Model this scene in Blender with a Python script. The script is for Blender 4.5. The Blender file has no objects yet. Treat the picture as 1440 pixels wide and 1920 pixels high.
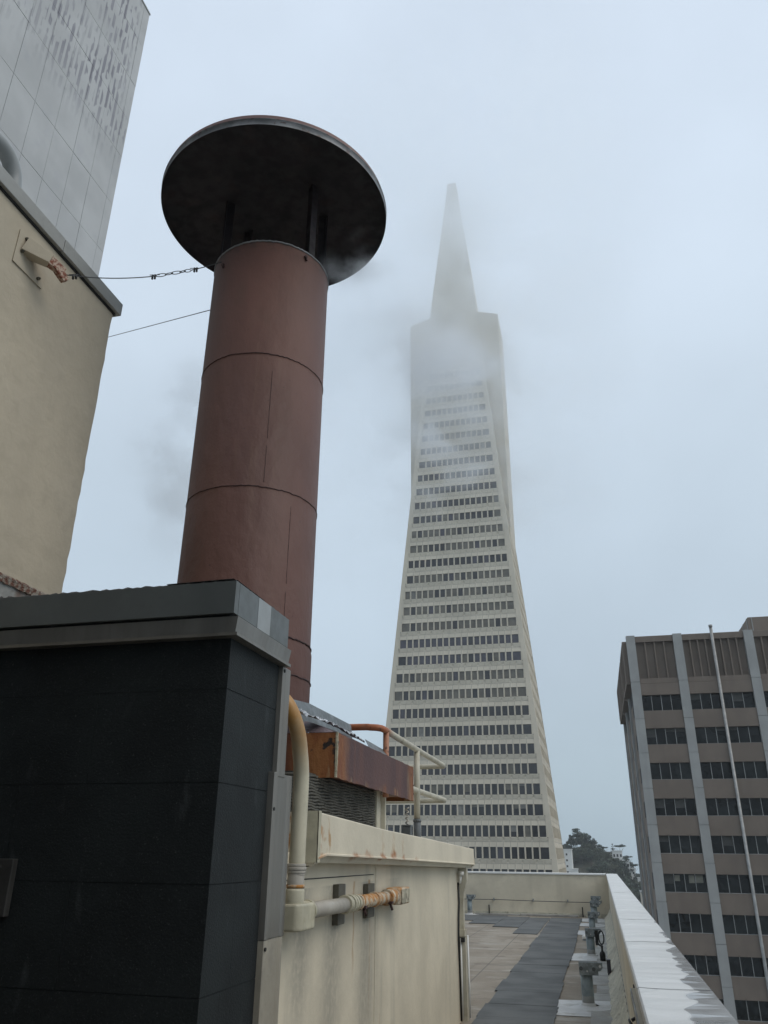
import bpy, math, random
from mathutils import Vector, Matrix

# ------------------------------------------------------------------ camera, sky, sun, exposure
S = bpy.context.scene
C = S.collection
cam_d = bpy.data.cameras.new('camera'); cam = bpy.data.objects.new('camera', cam_d); C.objects.link(cam)
R_, U_, F_ = Vector((0.96913396, 0.24634968, 0.00955016)), Vector((0.08986471, -0.3890676, 0.91681554)), Vector((-0.22957287, 0.88765885, 0.39919677))
m = Matrix.Identity(4)
for i in range(3):
    m[i][0], m[i][1], m[i][2] = R_[i], U_[i], -F_[i]
m[0][3], m[1][3], m[2][3] = 0, 0, 1.6
cam.matrix_world = m
cam_d.sensor_fit = 'VERTICAL'; cam_d.sensor_height = 36; cam_d.sensor_width = 27
cam_d.lens = 1463 / 1920 * 36
cam_d.clip_start = 0.05; cam_d.clip_end = 6000
S.camera = cam
S.render.resolution_x, S.render.resolution_y = 768, 1024
S.view_settings.view_transform = 'Standard'; S.view_settings.look = 'None'; S.view_settings.gamma = 1
S.view_settings.exposure = 0.0
S.cycles.max_bounces = 24; S.cycles.diffuse_bounces = 4; S.cycles.glossy_bounces = 3
S.cycles.volume_bounces = 18; S.cycles.volume_step_rate = 1.0; S.cycles.volume_max_steps = 64
S.cycles.use_adaptive_sampling = True

SUN_EL, SUN_AZ = math.radians(50), math.radians(103)      # azimuth measured clockwise from +Y
W = bpy.data.worlds.new('World'); S.world = W; W.use_nodes = True
nt = W.node_tree; N = nt.nodes; N.clear()
out = N.new('ShaderNodeOutputWorld')
sky = N.new('ShaderNodeTexSky'); sky.sky_type = 'NISHITA'; sky.sun_disc = False
sky.sun_elevation = SUN_EL; sky.sun_rotation = SUN_AZ; sky.dust_density = 4; sky.air_density = 1.2
bg1 = N.new('ShaderNodeBackground'); bg1.inputs[1].default_value = 0.08
nt.links.new(sky.outputs[0], bg1.inputs[0])
tc = N.new('ShaderNodeTexCoord'); sep = N.new('ShaderNodeSeparateXYZ'); nt.links.new(tc.outputs['Generated'], sep.inputs[0])
ramp = N.new('ShaderNodeValToRGB'); nt.links.new(sep.outputs[2], ramp.inputs[0])
cr = ramp.color_ramp; cr.elements[0].position = 0.0; cr.elements[0].color = (.40, .50, .575, 1)
cr.elements[1].position = 1.0; cr.elements[1].color = (.70, .80, .93, 1)
for p, c in ((.08, (.45, .56, .64)), (.22, (.535, .645, .75)), (.42, (.60, .71, .82)), (.62, (.66, .765, .885)), (.78, (.685, .79, .92))):
    e = cr.elements.new(p); e.color = (*c, 1)
nz = N.new('ShaderNodeTexNoise'); nz.inputs['Scale'].default_value = 2.8; nz.inputs['Detail'].default_value = 5; nz.inputs['Roughness'].default_value = .45
nt.links.new(tc.outputs['Generated'], nz.inputs['Vector'])
mr = N.new('ShaderNodeMapRange'); mr.inputs[1].default_value = .32; mr.inputs[2].default_value = .68; mr.inputs[3].default_value = .94; mr.inputs[4].default_value = 1.11
nt.links.new(nz.outputs[0], mr.inputs[0])
mul = N.new('ShaderNodeVectorMath'); mul.operation = 'SCALE'; nt.links.new(ramp.outputs[0], mul.inputs[0]); nt.links.new(mr.outputs[0], mul.inputs['Scale'])
bg2 = N.new('ShaderNodeBackground'); bg2.inputs[1].default_value = 1.0; nt.links.new(mul.outputs[0], bg2.inputs[0])
mx = N.new('ShaderNodeMixShader'); mx.inputs[0].default_value = .94
nt.links.new(bg1.outputs[0], mx.inputs[1]); nt.links.new(bg2.outputs[0], mx.inputs[2]); nt.links.new(mx.outputs[0], out.inputs[0])

sl = bpy.data.lights.new('sun', 'SUN'); sl.energy = 1.2; sl.angle = math.radians(38); sl.color = (1, .93, .82)
so = bpy.data.objects.new('sun', sl); C.objects.link(so)
sd = Vector((math.sin(SUN_AZ) * math.cos(SUN_EL), math.cos(SUN_AZ) * math.cos(SUN_EL), math.sin(SUN_EL)))
so.rotation_euler = sd.to_track_quat('Z', 'Y').to_euler(); so.location = (20, -30, 60)

# ------------------------------------------------------------------ helpers
rnd = random.Random(7)

class MB:
    """collects faces in world coordinates; build() links them as one mesh object"""
    def __init__(s): s.v = []; s.f = []; s.m = []; s.sm = []
    def face(s, pts, mi=0, smooth=False):
        b = len(s.v); s.v += [tuple(p) for p in pts]; s.f.append(tuple(range(b, b + len(pts)))); s.m.append(mi); s.sm.append(smooth)
    def grid(s, rows, mi=0, smooth=True, close=False):
        b = len(s.v); n = len(rows[0])
        for r in rows: s.v += [tuple(p) for p in r]
        for i in range(len(rows) - 1):
            for j in range(n if close else n - 1):
                k = (j + 1) % n
                s.f.append((b + i * n + j, b + i * n + k, b + (i + 1) * n + k, b + (i + 1) * n + j)); s.m.append(mi); s.sm.append(smooth)
        return b
    def hexa(s, p, mi=0):
        """p: 8 points, bottom 4 counter-clockwise then top 4"""
        b = len(s.v); s.v += [tuple(q) for q in p]
        for f in ((3, 2, 1, 0), (4, 5, 6, 7), (0, 1, 5, 4), (1, 2, 6, 5), (2, 3, 7, 6), (3, 0, 4, 7)):
            s.f.append(tuple(b + i for i in f)); s.m.append(mi); s.sm.append(False)
    def box(s, x0, x1, y0, y1, z0, z1, mi=0):
        s.hexa([(x0, y0, z0), (x1, y0, z0), (x1, y1, z0), (x0, y1, z0), (x0, y0, z1), (x1, y0, z1), (x1, y1, z1), (x0, y1, z1)], mi)
    def prism(s, poly, axis, a, b, mi=0):
        """polygon in the plane normal to axis, extruded from a to b"""
        def P(q, t): return (t, q[0], q[1]) if axis == 0 else (q[0], t, q[1]) if axis == 1 else (q[0], q[1], t)
        n = len(poly); A = [P(q, a) for q in poly]; B = [P(q, b) for q in poly]
        k = len(s.v); s.v += A + B
        s.f.append(tuple(range(k + n - 1, k - 1, -1))); s.f.append(tuple(range(k + n, k + 2 * n))); s.m += [mi, mi]; s.sm += [False, False]
        for i in range(n):
            j = (i + 1) % n; s.f.append((k + i, k + j, k + n + j, k + n + i)); s.m.append(mi); s.sm.append(False)
    def tube(s, pts, r, seg=12, mi=0, caps=True, closed=False):
        pts = [Vector(p) for p in pts]; rr = r if isinstance(r, (list, tuple)) else [r] * len(pts)
        rows = []; u = None; n = len(pts)
        for i, p in enumerate(pts):
            if closed: d = (pts[(i + 1) % n] - pts[i - 1]).normalized()
            else: d = ((pts[min(i + 1, n - 1)] - pts[max(i - 1, 0)])).normalized()
            if u is None: u = d.orthogonal().normalized()
            u = (u - d * u.dot(d)).normalized(); w = d.cross(u)
            rows.append([p + (u * math.cos(2 * math.pi * k / seg) + w * math.sin(2 * math.pi * k / seg)) * rr[i] for k in range(seg)])
        if closed: rows.append(rows[0])
        b = s.grid(rows, mi, True, True)
        if caps and not closed:
            s.f.append(tuple(range(b + seg - 1, b - 1, -1))); s.m.append(mi); s.sm.append(False)
            e = b + (n - 1) * seg; s.f.append(tuple(range(e, e + seg))); s.m.append(mi); s.sm.append(False)
    def lathe(s, prof, cx, cy, seg=64, mi=0, smooth=True):
        rows = [[(cx + r * math.cos(2 * math.pi * k / seg), cy + r * math.sin(2 * math.pi * k / seg), z) for k in range(seg)] for r, z in prof]
        s.grid(rows, mi, smooth, True)
    def build(s, name, mats, parent=None, bevel=0.0, bseg=2, auto=False):
        off = Vector(parent['_w']) if parent is not None else Vector((0, 0, 0))
        me = bpy.data.meshes.new(name)
        me.from_pydata([tuple(Vector(v) - off) for v in s.v], [], s.f)
        for mt in (mats if isinstance(mats, (list, tuple)) else [mats]): me.materials.append(mt)
        me.polygons.foreach_set('material_index', s.m); me.polygons.foreach_set('use_smooth', s.sm)
        me.update()
        o = bpy.data.objects.new(name, me); C.objects.link(o)
        if parent is not None: o.parent = parent
        o['_w'] = tuple(off)
        if bevel:
            md = o.modifiers.new('bevel', 'BEVEL'); md.width = bevel; md.segments = bseg; md.limit_method = 'ANGLE'; md.angle_limit = math.radians(35)
        return o

def thing(name, label, cat, loc=(0, 0, 0), group=None):
    o = bpy.data.objects.new(name, None); C.objects.link(o); o.location = loc; o['_w'] = tuple(loc)
    o.empty_display_size = .2
    o['label'] = label; o['category'] = cat
    if group: o['group'] = group
    return o

def copy_tree(o, loc, label=None):
    r = o.copy(); C.objects.link(r); r.location = loc; r['_w'] = tuple(loc)
    if label: r['label'] = label
    for ch in list(o.children):
        c = ch.copy(); C.objects.link(c); c.parent = r
        for g in ch.children:
            d = g.copy(); C.objects.link(d); d.parent = c
    return r

# ------------------------------------------------------------------ materials
class NT:
    def __init__(s, name):
        s.mat = bpy.data.materials.new(name); s.mat.use_nodes = True
        s.t = s.mat.node_tree; s.n = s.t.nodes; s.l = s.t.links
        s.b = s.n['Principled BSDF']; s.pos = s.n.new('ShaderNodeNewGeometry').outputs['Position']
    def scaled(s, sc):
        v = s.n.new('ShaderNodeVectorMath'); v.operation = 'MULTIPLY'; s.l.new(s.pos, v.inputs[0]); v.inputs[1].default_value = sc if isinstance(sc, (tuple, list)) else (sc,) * 3
        return v.outputs[0]
    def noise(s, sc, lo=.35, hi=.65, detail=4, rough=.55, a=0., b=1.):
        t = s.n.new('ShaderNodeTexNoise'); t.inputs['Scale'].default_value = 1; t.inputs['Detail'].default_value = detail; t.inputs['Roughness'].default_value = rough
        s.l.new(s.scaled(sc), t.inputs['Vector'])
        m = s.n.new('ShaderNodeMapRange'); m.interpolation_type = 'SMOOTHSTEP'
        m.inputs[1].default_value = lo; m.inputs[2].default_value = hi; m.inputs[3].default_value = a; m.inputs[4].default_value = b
        s.l.new(t.outputs[0], m.inputs[0]); return m.outputs[0]
    def math(s, op, a, b=0.0, c=0.0, clamp=False):
        k = s.n.new('ShaderNodeMath'); k.operation = op; k.use_clamp = clamp
        for i, q in enumerate((a, b, c)):
            if isinstance(q, (int, float)): k.inputs[i].default_value = q
            else: s.l.new(q, k.inputs[i])
        return k.outputs[0]
    def axis(s, i):
        x = s.n.new('ShaderNodeSeparateXYZ'); s.l.new(s.pos, x.inputs[0]); return x.outputs[i]
    def normal(s, i):
        g = s.n.new('ShaderNodeNewGeometry'); x = s.n.new('ShaderNodeSeparateXYZ'); s.l.new(g.outputs['Normal'], x.inputs[0]); return x.outputs[i]
    def rng(s, v, lo, hi, a=0., b=1.):
        m = s.n.new('ShaderNodeMapRange'); m.interpolation_type = 'SMOOTHSTEP'
        s.l.new(v, m.inputs[0])
        for i, q in enumerate((lo, hi, a, b)): m.inputs[i + 1].default_value = q
        return m.outputs[0]
    def mix(s, f, a, b):
        k = s.n.new('ShaderNodeMix'); k.data_type = 'RGBA'
        for sock, q in ((k.inputs[0], f), (k.inputs[6], a), (k.inputs[7], b)):
            if isinstance(q, (tuple, list)): sock.default_value = (*q[:3], 1)
            elif isinstance(q, (int, float)): sock.default_value = q
            else: s.l.new(q, sock)
        return k.outputs[2]
    def bump(s, h, strength=.2, dist=.01):
        k = s.n.new('ShaderNodeBump'); k.inputs['Strength'].default_value = strength; k.inputs['Distance'].default_value = dist
        s.l.new(h, k.inputs['Height']); s.l.new(k.outputs[0], s.b.inputs['Normal'])
    def done(s, col, rough=.8, metal=0., spec=.5):
        for sock, q in ((s.b.inputs['Base Color'], col), (s.b.inputs['Roughness'], rough), (s.b.inputs['Metallic'], metal), (s.b.inputs['Specular IOR Level'], spec)):
            if isinstance(q, (tuple, list)): sock.default_value = (*q[:3], 1)
            elif isinstance(q, (int, float)): sock.default_value = q
            else: s.l.new(q, sock)
        return s.mat

def dk(c, f): return tuple(x * f for x in c)

def simple(name, col, rough=.7, metal=0., var=.18, sc=2., fine=30., bump=.15, bd=.004, spec=.5, dirt=None, streak=None):
    k = NT(name)
    a = k.mix(k.noise(sc), dk(col, 1 - var), dk(col, 1 + var * .6))
    a = k.mix(k.noise(fine, .45, .75, a=0, b=.5), a, dk(col, 1 - var * 1.5))
    if dirt: a = k.mix(k.noise(sc * 1.7, .52, .72, b=.75), a, dirt)
    if streak:
        c, ss, lo, amt = streak
        a = k.mix(k.math('MULTIPLY', k.noise((ss, ss, ss * .04), lo, lo + .2, detail=2), amt), a, c)
    h = k.noise(fine, .2, .8)
    if bump: k.bump(h, bump, bd)
    return k.done(a, k.noise(sc * 3, a=max(.05, rough - .12), b=min(1, rough + .1)), metal, spec)

M = {}
CREAM = (.66, .60, .475)
RUST = (.36, .13, .035); RUSTD = (.10, .035, .02)

def blots(k, items):
    """rust blooms: items are (y, z, half width, half height, strength)"""
    y = k.math('ADD', k.axis(1), k.noise((14, 14, 10), 0, 1, a=-.06, b=.06)); z = k.math('ADD', k.axis(2), k.noise((12, 12, 8), 0, 1, a=-.03, b=.03)); tot = 0.0
    for cy_, cz, w, h, st in items:
        dy = k.math('MULTIPLY', k.math('SUBTRACT', y, cy_), 1 / w); dz = k.math('MULTIPLY', k.math('SUBTRACT', z, cz), 1 / h)
        d = k.math('SQRT', k.math('ADD', k.math('MULTIPLY', dy, dy), k.math('MULTIPLY', dz, dz)))
        tot = k.math('MAXIMUM', k.rng(d, .1, 1.0, st, 0), tot)
    return k.math('MULTIPLY', tot, k.noise(26, .25, .6, a=.5, b=1), clamp=True)
def drips(k, ax, items):
    """vertical stain mask: items are (centre, half width, top z, bottom z, strength)"""
    p = k.axis(ax); z = k.axis(2); tot = 0.0
    wob = k.noise((9, 9, 5), 0, 1, a=-.03, b=.03)
    for c, w, zt, zb, st in items:
        d = k.math('ABSOLUTE', k.math('SUBTRACT', k.math('ADD', p, wob), c))
        a = k.rng(d, w, 0, 0, st)
        a.node.inputs[1].default_value, a.node.inputs[2].default_value, a.node.inputs[3].default_value, a.node.inputs[4].default_value = 0, w, st, 0
        up = k.rng(z, zt - .01, zt, 1, 0); dn = k.rng(z, zb, zb + (zt - zb) * .5, 0, 1)
        q = k.math('MULTIPLY', k.math('MULTIPLY', a, up), dn)
        tot = k.math('MAXIMUM', q, tot)
    return k.math('MULTIPLY', tot, k.noise(22, .25, .6, a=.45, b=1), clamp=True)

# foreground cream wall: streaked, rust runs under the brackets
CW = (.65, .58, .45)
k = NT('stained cream paint wall')
c = k.mix(k.noise(1.3), dk(CW, .86), dk(CW, 1.04))
c = k.mix(k.noise((3.5, 3.5, .35), .5, .75, b=.55), c, (.30, .285, .23))
grey = drips(k, 1, [(4.9, .30, 1.42, .2, .55), (5.65, .35, 1.42, .1, .5), (4.35, .25, 1.42, .6, .6), (6.4, .3, 1.42, .9, .35)])
c = k.mix(grey, c, (.22, .21, .18))
c = k.mix(drips(k, 1, [(5.33, .028, 1.43, .80, .6), (5.70, .045, 1.43, 1.36, .9), (5.72, .025, 1.2, .55, .25), (6.0, .03, .6, .1, .25)]), c, (.33, .17, .06))
k.bump(k.noise(14, .2, .8), .25, .006)
M['wall_cream'] = k.done(c, .75)
# roof slab fascia: cream with rust bleeding up from its lower edge
k = NT('rust stained cream fascia')
c = k.mix(k.noise(1.6), dk(CW, .92), dk(CW, 1.06))
c = k.mix(k.noise((5, 5, .6), .56, .78, b=.4), c, (.40, .345, .25))
c = k.mix(blots(k, [(4.92, 1.575, .13, .028, .75), (5.19, 1.578, .15, .04, .55), (5.57, 1.572, .10, .035, 1.), (5.87, 1.575, .13, .045, 1.), (6.18, 1.56, .10, .03, .7), (6.6, 1.545, .2, .02, .4)]), c, RUST)
c = k.mix(blots(k, [(5.55, 1.64, .035, .12, .4), (5.86, 1.64, .03, .12, .45), (6.16, 1.63, .03, .10, .4), (4.37, 1.68, .022, .14, .9), (4.30, 1.66, .03, .02, .8)]), c, (.42, .24, .10))
c = k.mix(k.math('MULTIPLY', k.rng(k.axis(1), 4.16, 4.40, 1, 0), k.noise(9, .5, .62)), c, (.42, .2, .07))
k.bump(k.noise(18, .2, .8), .25, .005)
M['fascia_cream'] = k.done(c, .6)
M['parapet_cream'] = simple('weathered cream parapet paint', CREAM, .8, sc=.8, var=.1, fine=12, bump=.2, dirt=(.50, .45, .36), streak=((.40, .36, .28), 2.2, .56, .4))
M['cream_far'] = simple('cream stucco', (.50, .44, .34), .85, sc=.5, var=.1, fine=9, bump=.35, bd=.01, streak=((.41, .36, .28), 1.3, .58, .4))
M['coat_grey'] = simple('grey coping metal', (.36, .365, .35), .55, sc=1.2, var=.12)
M['strip_cream'] = simple('grimy cream corner strip', (.36, .325, .26), .6, sc=3, var=.2, dirt=(.22, .2, .17), streak=((.18, .165, .14), 14, .5, .6))
M['black'] = simple('black sealant', (.02, .02, .02), .7)
M['strut'] = simple('olive painted strut', (.12, .11, .085), .6, var=.2)
M['conduit'] = simple('old cream conduit paint', (.50, .46, .34), .45, sc=6, var=.16, dirt=(.38, .33, .22))
M['conduit_grey'] = simple('grey conduit coating', (.41, .375, .32), .5, sc=5, var=.1)
k = NT('orange rusted conduit')
c = k.mix(k.noise(16, .4, .62), (.55, .47, .35), (.42, .19, .05)); c = k.mix(k.noise(30, .55, .7), c, RUSTD)
k.bump(k.noise(60, .2, .8), .3, .003); M['conduit_rust'] = k.done(c, .7)
k = NT('cream pipe turning ochre at its rusted bend')
c = k.mix(k.noise(8), (.47, .43, .32), (.56, .51, .38))
c = k.mix(k.math('MULTIPLY', k.rng(k.axis(2), 1.92, 2.24), k.noise(10, .2, .6, a=.6, b=1)), c, (.40, .20, .05))
M['conduit_bend'] = k.done(c, .45)
M['rail_cream'] = simple('cream pipe rail paint', (.50, .465, .37), .5, sc=4, var=.12, dirt=(.36, .31, .23))
k = NT('rail with worn red primer')
c = k.mix(k.math('MULTIPLY', k.rng(k.axis(1), 7.12, 7.5, 1, 0), k.noise(6, .15, .5, a=.8, b=1)), (.50, .465, .37), (.36, .115, .045)); c = k.mix(k.noise(22, .56, .7), c, RUSTD)
M['rail_rust'] = k.done(c, .6)
M['sleeve'] = simple('dark grey rail sleeve', (.11, .12, .125), .6)
# stainless and dark metal
def brushed(name, col, rough, metal):
    k = NT(name); c = k.mix(k.noise((2, 2, .6)), dk(col, .8), dk(col, 1.1)); c = k.mix(k.noise((30, 30, .7), .45, .7, b=.35), c, dk(col, .7))
    return k.done(c, k.noise((8, 8, 2), a=rough - .08, b=rough + .12), metal)
M['plate'] = simple('tarnished black plate', (.035, .034, .032), .5, var=.3)
M['steel'] = brushed('dull stainless trim', (.27, .255, .23), .45, .7)
M['steel_dark'] = brushed('tarnished bronze metal fascia', (.30, .29, .27), .42, .6)
M['fascia_grey'] = simple('grey green painted fascia panel', (.115, .125, .122), .45, var=.08, sc=3, bump=.04)
M['fascia_pale'] = simple('pale grey fascia panel', (.30, .315, .315), .45, var=.06, sc=3, bump=.04)
M['felt'] = simple('torn tar felt', (.12, .115, .11), .9, sc=18, var=.6, fine=60, bump=.8, bd=.01, dirt=(.30, .29, .27))
# dark granite blocks
k = NT('dark speckled granite blocks')
c = k.mix(k.noise(3.2), (.0078, .0102, .0108), (.0125, .0165, .0172))
c = k.mix(k.noise(160, .55, .78, detail=2, b=.5), c, (.05, .055, .057)); c = k.mix(k.noise(70, .73, .77, detail=1, b=.3), c, (.10, .10, .10))
c = k.mix(k.noise((8, 8, 3), .6, .75, b=.3), c, (.085, .095, .10))
k.bump(k.noise(110, .2, .8), .35, .004); M['granite'] = k.done(c, .72, spec=.35)
M['mortar'] = simple('granite joint mortar', (.011, .0125, .013), .9)
# chimney paint
k = NT('faded red brown chimney paint')
BR = (.116, .054, .0415)
c = k.mix(k.noise((1.2, 1.2, .7)), dk(BR, .86), dk(BR, 1.08)); c = k.mix(k.noise((6, 6, .5), .52, .78, b=.25), c, dk(BR, .78))
c = k.mix(k.noise((2.5, 2.5, 1.2), .58, .74, b=.5), c, (.105, .058, .042)); c = k.mix(k.noise(26, .68, .74, b=.8), c, (.04, .021, .018))
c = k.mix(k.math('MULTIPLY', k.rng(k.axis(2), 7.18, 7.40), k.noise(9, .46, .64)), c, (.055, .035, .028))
c = k.mix(k.noise((1.6, 1.6, .8), .5, .68, b=.3), c, (.085, .043, .038)); c = k.mix(k.math('MULTIPLY', k.noise((11, 11, .45), .58, .72, b=.6), k.noise(.9, .45, .6)), c, (.125, .066, .046))
k.bump(k.math('ADD', k.math('MULTIPLY', k.noise((2.2, 2.2, 1.4), .2, .8, detail=2), 3), k.noise((9, 9, 6), .2, .8)), .28, .02); M['chimney'] = k.done(c, .62, spec=.4)
M['weld'] = simple('rusty weld bead', (.055, .026, .023), .8, sc=20, var=.4)
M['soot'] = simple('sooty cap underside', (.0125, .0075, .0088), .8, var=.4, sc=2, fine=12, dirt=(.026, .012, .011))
k = NT('galvanised cap rim with brown overpaint')
c = k.mix(k.noise(5), (.15, .155, .16), (.27, .275, .28)); c = k.mix(k.noise(14, .58, .72), c, (.10, .06, .05))
c = k.mix(k.rng(k.math('ADD', k.axis(2), k.noise(9, 0, 1, a=-.02, b=.02)), 8.342, 8.352), c, (.125, .062, .052))
k.bump(k.noise(45, .2, .8), .4, .004); M['rim'] = k.done(c, .55, .25)
# rusted hood
k = NT('rusted hood paint, purple brown on its long side and orange at the ends')
side = k.mix(k.noise((2.5, 2.5, 1)), (.082, .040, .038), (.115, .056, .048)); side = k.mix(k.noise((7, 7, .7), .54, .74, b=.7), side, (.15, .06, .04))
orange = k.mix(k.noise((9, 9, 3.2), .36, .64), (.19, .058, .016), (.27, .11, .035)); orange = k.mix(k.math('MULTIPLY', k.noise((11, 11, 1.6), .5, .66), k.rng(k.axis(0), -1.95, -1.78)), orange, (.46, .36, .20)); orange = k.mix(k.noise((8, 8, 3.5), .56, .68), orange, (.13, .038, .016)); orange = k.mix(k.noise((7, 7, 8), .63, .68), orange, (.02, .013, .011))
y = k.axis(1); fy = k.math('ADD', y, k.noise((4, 4, 2), 0, 1, a=-.12, b=.12))
edge = k.math('MAXIMUM', k.math('MULTIPLY', k.rng(fy, 5.62, 5.86, 1, 0), .9), k.math('MULTIPLY', k.rng(fy, 7.72, 8.0), .85))
low = k.math('MULTIPLY', k.rng(k.math('ADD', k.axis(2), k.noise((6, 6, 2), 0, 1, a=-.05, b=.05)), 2.07, 2.13, 1, 0), k.noise((5, 5, .5), .45, .65, b=.8))
side = k.mix(k.math('MAXIMUM', edge, low), side, orange)
south = k.math('LESS_THAN', k.normal(1), -.5)
up = k.math('GREATER_THAN', k.normal(2), .3)
endc = k.mix(k.math('MULTIPLY', k.rng(k.math('ADD', k.axis(0), k.noise(6, 0, 1, a=-.08, b=.08)), -2.12, -2.0, 1, 0), .75), orange, (.12, .035, .02))
c = k.mix(south, side, endc); c = k.mix(up, c, k.mix(k.noise(4), (.10, .075, .085), (.15, .105, .11)))
k.bump(k.noise(35, .2, .8), .45, .006); M['hood'] = k.done(c, .62)
M['seal'] = simple('cracked cream sealant bead', (.42, .38, .28), .7, sc=14, var=.3, dirt=(.05, .03, .02))
M['foil'] = NT('crumpled foil tape'); _k = M['foil']; _k.bump(_k.noise(28, .2, .8), .9, .03); M['foil'] = _k.done(_k.mix(_k.noise(9, .4, .6), (.75, .75, .76), (.25, .25, .26)), .22, .95)
M['sheet'] = simple('dull galvanised sheet', (.17, .185, .19), .5, metal=.3, var=.15, sc=5)
k = NT('dirty ribbed mesh'); c = k.mix(k.noise(5), (.052, .05, .042), (.10, .096, .082)); c = k.mix(k.noise(26, .5, .7), c, (.028, .027, .023)); k.bump(k.noise(50, .2, .8), .4, .01); M['mesh'] = k.done(c, .85)
# roof surfaces
k = NT('tan roof membrane')
br = k.n.new('ShaderNodeTexBrick'); br.inputs['Scale'].default_value = 1; br.inputs['Brick Width'].default_value = 3.1; br.inputs['Row Height'].default_value = .93; br.inputs['Mortar Size'].default_value = .012; br.inputs['Mortar Smooth'].default_value = .4
rot = k.n.new('ShaderNodeVectorRotate'); rot.inputs['Angle'].default_value = math.radians(90); k.l.new(k.pos, rot.inputs['Vector']); k.l.new(rot.outputs[0], br.inputs['Vector'])
c = k.mix(k.noise(.7), (.205, .17, .13), (.30, .262, .212)); c = k.mix(k.noise((.5, 1.6, 1), .5, .7, b=.7), c, (.17, .145, .115)); c = k.mix(k.noise((1.1, 3.2, 1), .52, .70, b=.75), c, (.38, .355, .31)); c = k.mix(k.noise(2.6, .56, .68, b=.6), c, (.15, .12, .09))
c = k.mix(k.noise(24, .5, .75, b=.4), c, (.13, .115, .095)); c = k.mix(k.math('MULTIPLY', br.outputs['Fac'], .7), c, (.11, .10, .085))
k.bump(k.noise(40, .2, .8), .3, .004); M['roof'] = k.done(c, .9)
k = NT('grey granule walkway pad'); c = k.mix(k.noise(1.4), (.080, .084, .084), (.122, .127, .126)); c = k.mix(k.noise((.8, 4, 1), .52, .74, b=.55), c, (.15, .155, .155)); c = k.mix(k.noise(130, .55, .75, b=.6), c, (.18, .19, .19)); k.bump(k.noise(130, .2, .8), .5, .004); M['pad'] = k.done(c, .92)
M['patch'] = simple('pale roof patch membrane', (.56, .56, .55), .75, sc=3, var=.12, dirt=(.36, .34, .30), fine=14)
M['strip'] = simple('grey membrane strip', (.34, .335, .315), .85, sc=2, var=.2, dirt=(.24, .22, .19), fine=20)
M['cant'] = simple('lumpy cream cant flashing', (.54, .51, .41), .8, sc=5, var=.15, dirt=(.30, .27, .21), fine=26, bump=.6, bd=.02)
M['galv'] = simple('spangled galvanised steel', (.27, .30, .31), .5, metal=.35, var=.28, sc=14, fine=70)
k = NT('blue grey galvanised pipe'); c = k.mix(k.noise(7), (.19, .235, .25), (.30, .345, .36)); c = k.mix(k.rng(k.math('ADD', k.axis(2), k.noise(20, 0, 1, a=-.01, b=.01)), .118, .126, 1, 0), c, (.39, .395, .39)); M['post'] = k.done(c, .55, .15)
M['plastic'] = simple('matt black plastic', (.012, .012, .013), .5, var=.1)
M['whitep'] = simple('white plastic', (.75, .73, .68), .5, var=.06)
M['wire'] = simple('weathered steel wire', (.075, .08, .085), .5, metal=.5)
M['boxgrey'] = simple('dark violet grey box paint', (.045, .043, .055), .5)
# coping: white coating, wet grey along the outer side with a wavy edge
k = NT('pale metal coping, wet along its outer side')
x, y = k.axis(0), k.axis(1)
lim = k.rng(y, 2.2, 8.0, .225, .425)
lim.node.interpolation_type = 'LINEAR'
wav = k.math('ADD', k.noise((1.5, 3.6, 0), 0, 1, detail=1, a=-.075, b=.075), k.noise((5, 6, 0), 0, 1, detail=1, a=-.014, b=.014))
wet = k.rng(k.math('SUBTRACT', x, k.math('ADD', lim, wav)), -.010, .010)
dry = k.mix(k.noise((1, 4, 1)), (.66, .655, .635), (.74, .735, .715)); dry = k.mix(k.noise((1.5, 14, 1), .5, .7, b=.35), dry, (.57, .57, .555))
wcol = k.mix(k.noise((3, 2.5, 1), .4, .6), (.40, .405, .405), (.46, .465, .46)); wcol = k.mix(k.noise(18, .55, .75, b=.5), wcol, (.35, .35, .35))
c = k.mix(wet, dry, wcol)
k.bump(k.noise((.6, 4.5, .6), .2, .8, detail=1), .28, .02)
M['coping'] = k.done(c, k.mix(wet, (.40,) * 3, (.16,) * 3), .15)
M['coping_dry'] = simple('white coated coping', (.76, .765, .75), .5, sc=2, var=.08)

# ------------------------------------------------------------------ the ground far below, and the roof deck we stand on
g = MB(); g.face([(-420, -120, -50), (420, -120, -50), (420, 760, -50), (-420, 760, -50)])
o = g.build('ground', simple('city ground', (.19, .188, .18), .9, sc=.05, var=.3, fine=2)); o['kind'] = 'structure'
g = MB(); g.box(-14, .10, -8, 24.8, -.4, 0)
roof = g.build('roof_deck', M['roof']); roof['kind'] = 'structure'
# seamed membrane strip along the parapet foot, laid in short overlapping sheets
rr = random.Random(3); yy = 1.0; g = MB()
while yy < 24.3:
    w = rr.uniform(.55, 1.15); xl = rr.uniform(-.30, -.20)
    g.box(xl, .04, yy, yy + w - .012, .001, .005 + rr.uniform(0, .004)); yy += w
g.build('membrane_strip', M['strip'], roof)

# own building body under the deck
b = thing('office_building', 'cream office building whose tan roof we stand on', 'building', (-7, 8, -50))
g = MB(); g.box(-14, .40, -8, 25.2, -50, -.4); g.build('lower_wall', M['cream_far'], b)

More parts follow.
